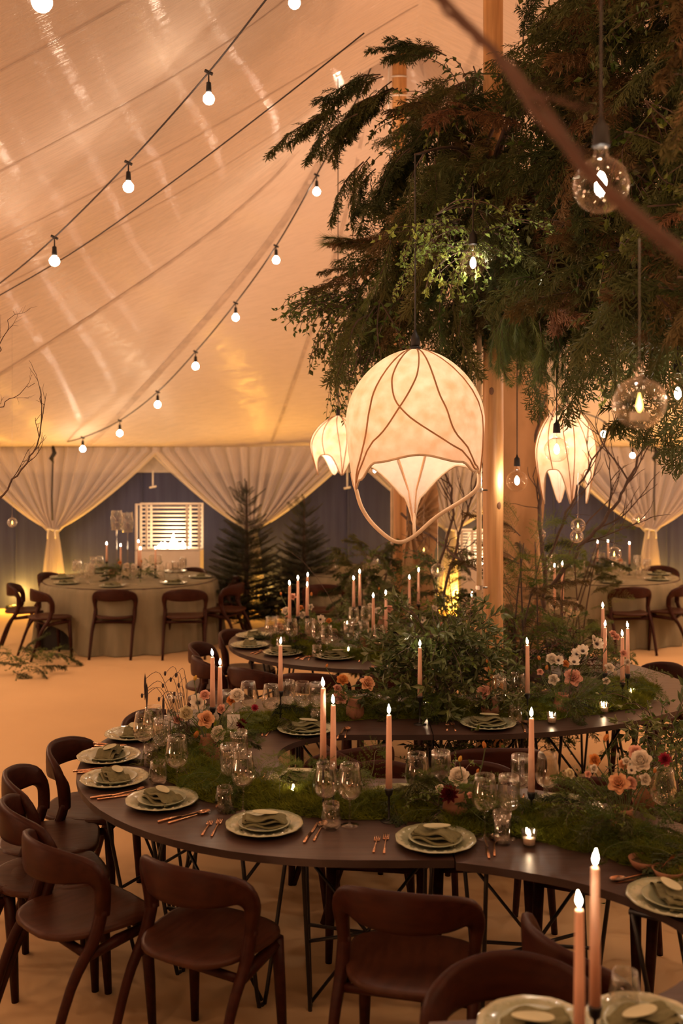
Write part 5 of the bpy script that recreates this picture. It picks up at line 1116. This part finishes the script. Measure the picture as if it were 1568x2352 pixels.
def far_setting(c, R, name, angs, nw):
    for i, a in enumerate(angs):
        q = math.radians(a); p = c + Vector((math.cos(q), math.sin(q), 0)) * (R - .2); p.z = .755
        w_ = ('nearest us', 'nearest on the left', 'on the left', 'behind left', 'behind right', 'on the right', 'nearest on the right', 'farthest')[i % 8]
        setting(p, 0, a + 180, w_ + ' on ' + name, cut=False, z=.755, card=False)
        for (k, da, dr) in (('w', .16, .42), ('p', .30, .40), ('t', .02, .46)):
            g = c + Vector((math.cos(q + da), math.sin(q + da), 0)) * (R - dr); g.z = .755
            pr, nm, lb, cat = GK[k]; place(pr, nm, lb + ' at the place ' + w_ + ' on ' + name, cat, g, 0, 'table glassware')
far_setting(RT1, 1.06, 'the left round table', (268, 222, 178, 130, 60, 5, 318), 3)
far_setting(RT2, 1.02, 'the right round table', (268, 222, 178, 130, 60, 5, 318), 3)
far_setting(RT3, .9, 'the small distant table', (268, 200, 330), 3)
for (c, lb, fl, cands) in ((RT1, 'low mound of greenery with pale blooms on the left round table', [(258, 1312, 7, 'rk'), (292, 1298, 7, 'rw'), (305, 1300, 6, 'rw'), (275, 1292, 5, 'ro'), (325, 1290, 5, 'to')], ((245, 1252, 1290, 'leftmost lit candle'), (277, 1256, 1305, 'second lit candle'), (318, 1247, 1300, 'third lit candle'), (323, 1263, 1306, 'fourth lit candle'), (357, 1262, 1306, 'rightmost lit candle'))),
                       (RT2, 'low mound of greenery with blooms on the right round table', [(1410, 1283, 8, 'rw'), (1420, 1295, 6, 'rk'), (1425, 1288, 6, 'rp')], ((1372, 1248, 1290, 'left lit candle'), (1396, 1246, 1288, 'middle lit candle'), (1445, 1251, 1296, 'right lit candle')))):
    arrangement(lb, 784 + (c.x + .0) / c.y * FPX, 0, [(a[0], a[1], a[2], a[3], 0) for a in fl], Y=c.y - .1, greens=[CYP, LEA, FRN], gn=44, gr=.42, vase=False, z=.755)
    for (px, a, b_, n_) in cands: candle(px, a, b_, 0, n_ + ' on ' + ('the left round table' if c is RT1 else 'the right round table'), z=.755, Y=c.y + .05)
# ================================================================ SLATTED FIRE FEATURES
def fire_box(px0, px1, ytop, Y, label, ybed=1264):
    x0 = (px0 - 784) / FPX * Y; x1 = (px1 - 784) / FPX * Y; zt = EYE - (ytop - HZ) / FPX * Y; zb = EYE - (ybed - HZ) / FPX * Y; D = .36
    t = thing('fire_feature', label, 'fireplace', (x0, Y, 0)); W = x1 - x0
    m = MB(); m.box((0, 0, 0), (W, D, zb - .012)); ob('plinth', m.mesh('plinth', 'white_paint'), t)
    m = MB(); m.box((.02, .02, zb - .012), (W - .02, D - .02, zb)); ob('burner_tray', m.mesh('burner_tray', 'steel'), t)
    for y in (0.0, D - .03):
        f_ = ob('slat_frame', None, t)
        for x in (0, W - .028): fr_ = MB(); fr_.box((x, y, zb), (x + .028, y + .03, zt)); ob('post', fr_.mesh('post', 'white_paint'), f_)
        for x in (W * .05 + .1, W * .78): fr_ = MB(); fr_.box((x, y + .005, zb), (x + .03, y + .025, zt)); ob('post', fr_.mesh('post', 'white_paint'), f_)
        if y > 0 or True:
            n = 11
            for k in range(n + 1):
                z = zb + (zt - zb - .02) * k / n
                if y == 0.0 and k % 11: continue
                s_ = MB(); s_.box((0, y + .004, z), (W, y + .026, z + .020)); ob('slat', s_.mesh('slat', 'white_paint'), f_)
    for k in range(9):
        m = MB(); h = (.06, .1, .12, .09, .22, .12, .07, .13, .06)[k] + U(-.01, .02); m.lathe([(0.003, 0), (.03, .02), (.034, h * .35), (.018, h * .7), (.001, h)], 7); ob('flame', m.mesh('flame', 'fire', True), t, (W * (.32 + .055 * k), D * .5 + U(-.06, .06), zb), (0, U(-.15, .15), 0))
    lamp('fire_lamp', 'POINT', (x0 + W * .55, Y + D * .5, zb + .3), 14, (1, .66, .36), .1)
fire_box(310, 459, 1157, 13.9, 'white slatted fire feature with flames on a white plinth behind the left round table')
fire_box(1058, 1205, 1218, 13.9, 'white slatted fire feature seen through branches behind the thick pole', 1300)
# ---- glass hurricane cylinders near the left round table
for (px, py, lb) in ((268, 1195, 'left'), (293, 1200, 'right')):
    c = P(px, py, 12.2); m = MB(); m.lathe([(.06, -.12), (.075, 0), (.06, .12), (.058, .12), (.072, 0), (.058, -.12), (0, -.12)], 16); k = MB(); k.tube([(0, 0, -.12), (0, 0, .757 - c.z)], .006, 6); k.lathe([(.05, .757 - c.z), (.05, .762 - c.z), (0, .765 - c.z)], 12)
    place([('bowl', m.mesh('bowl', 'glass_clear', True)), ('stand', k.mesh('stand', 'glass_votive'))], 'tall_glass_vase', lb + ' tall clear glass vase on a thin stem, left round table', 'vase', c, 0, 'tall glass vases')
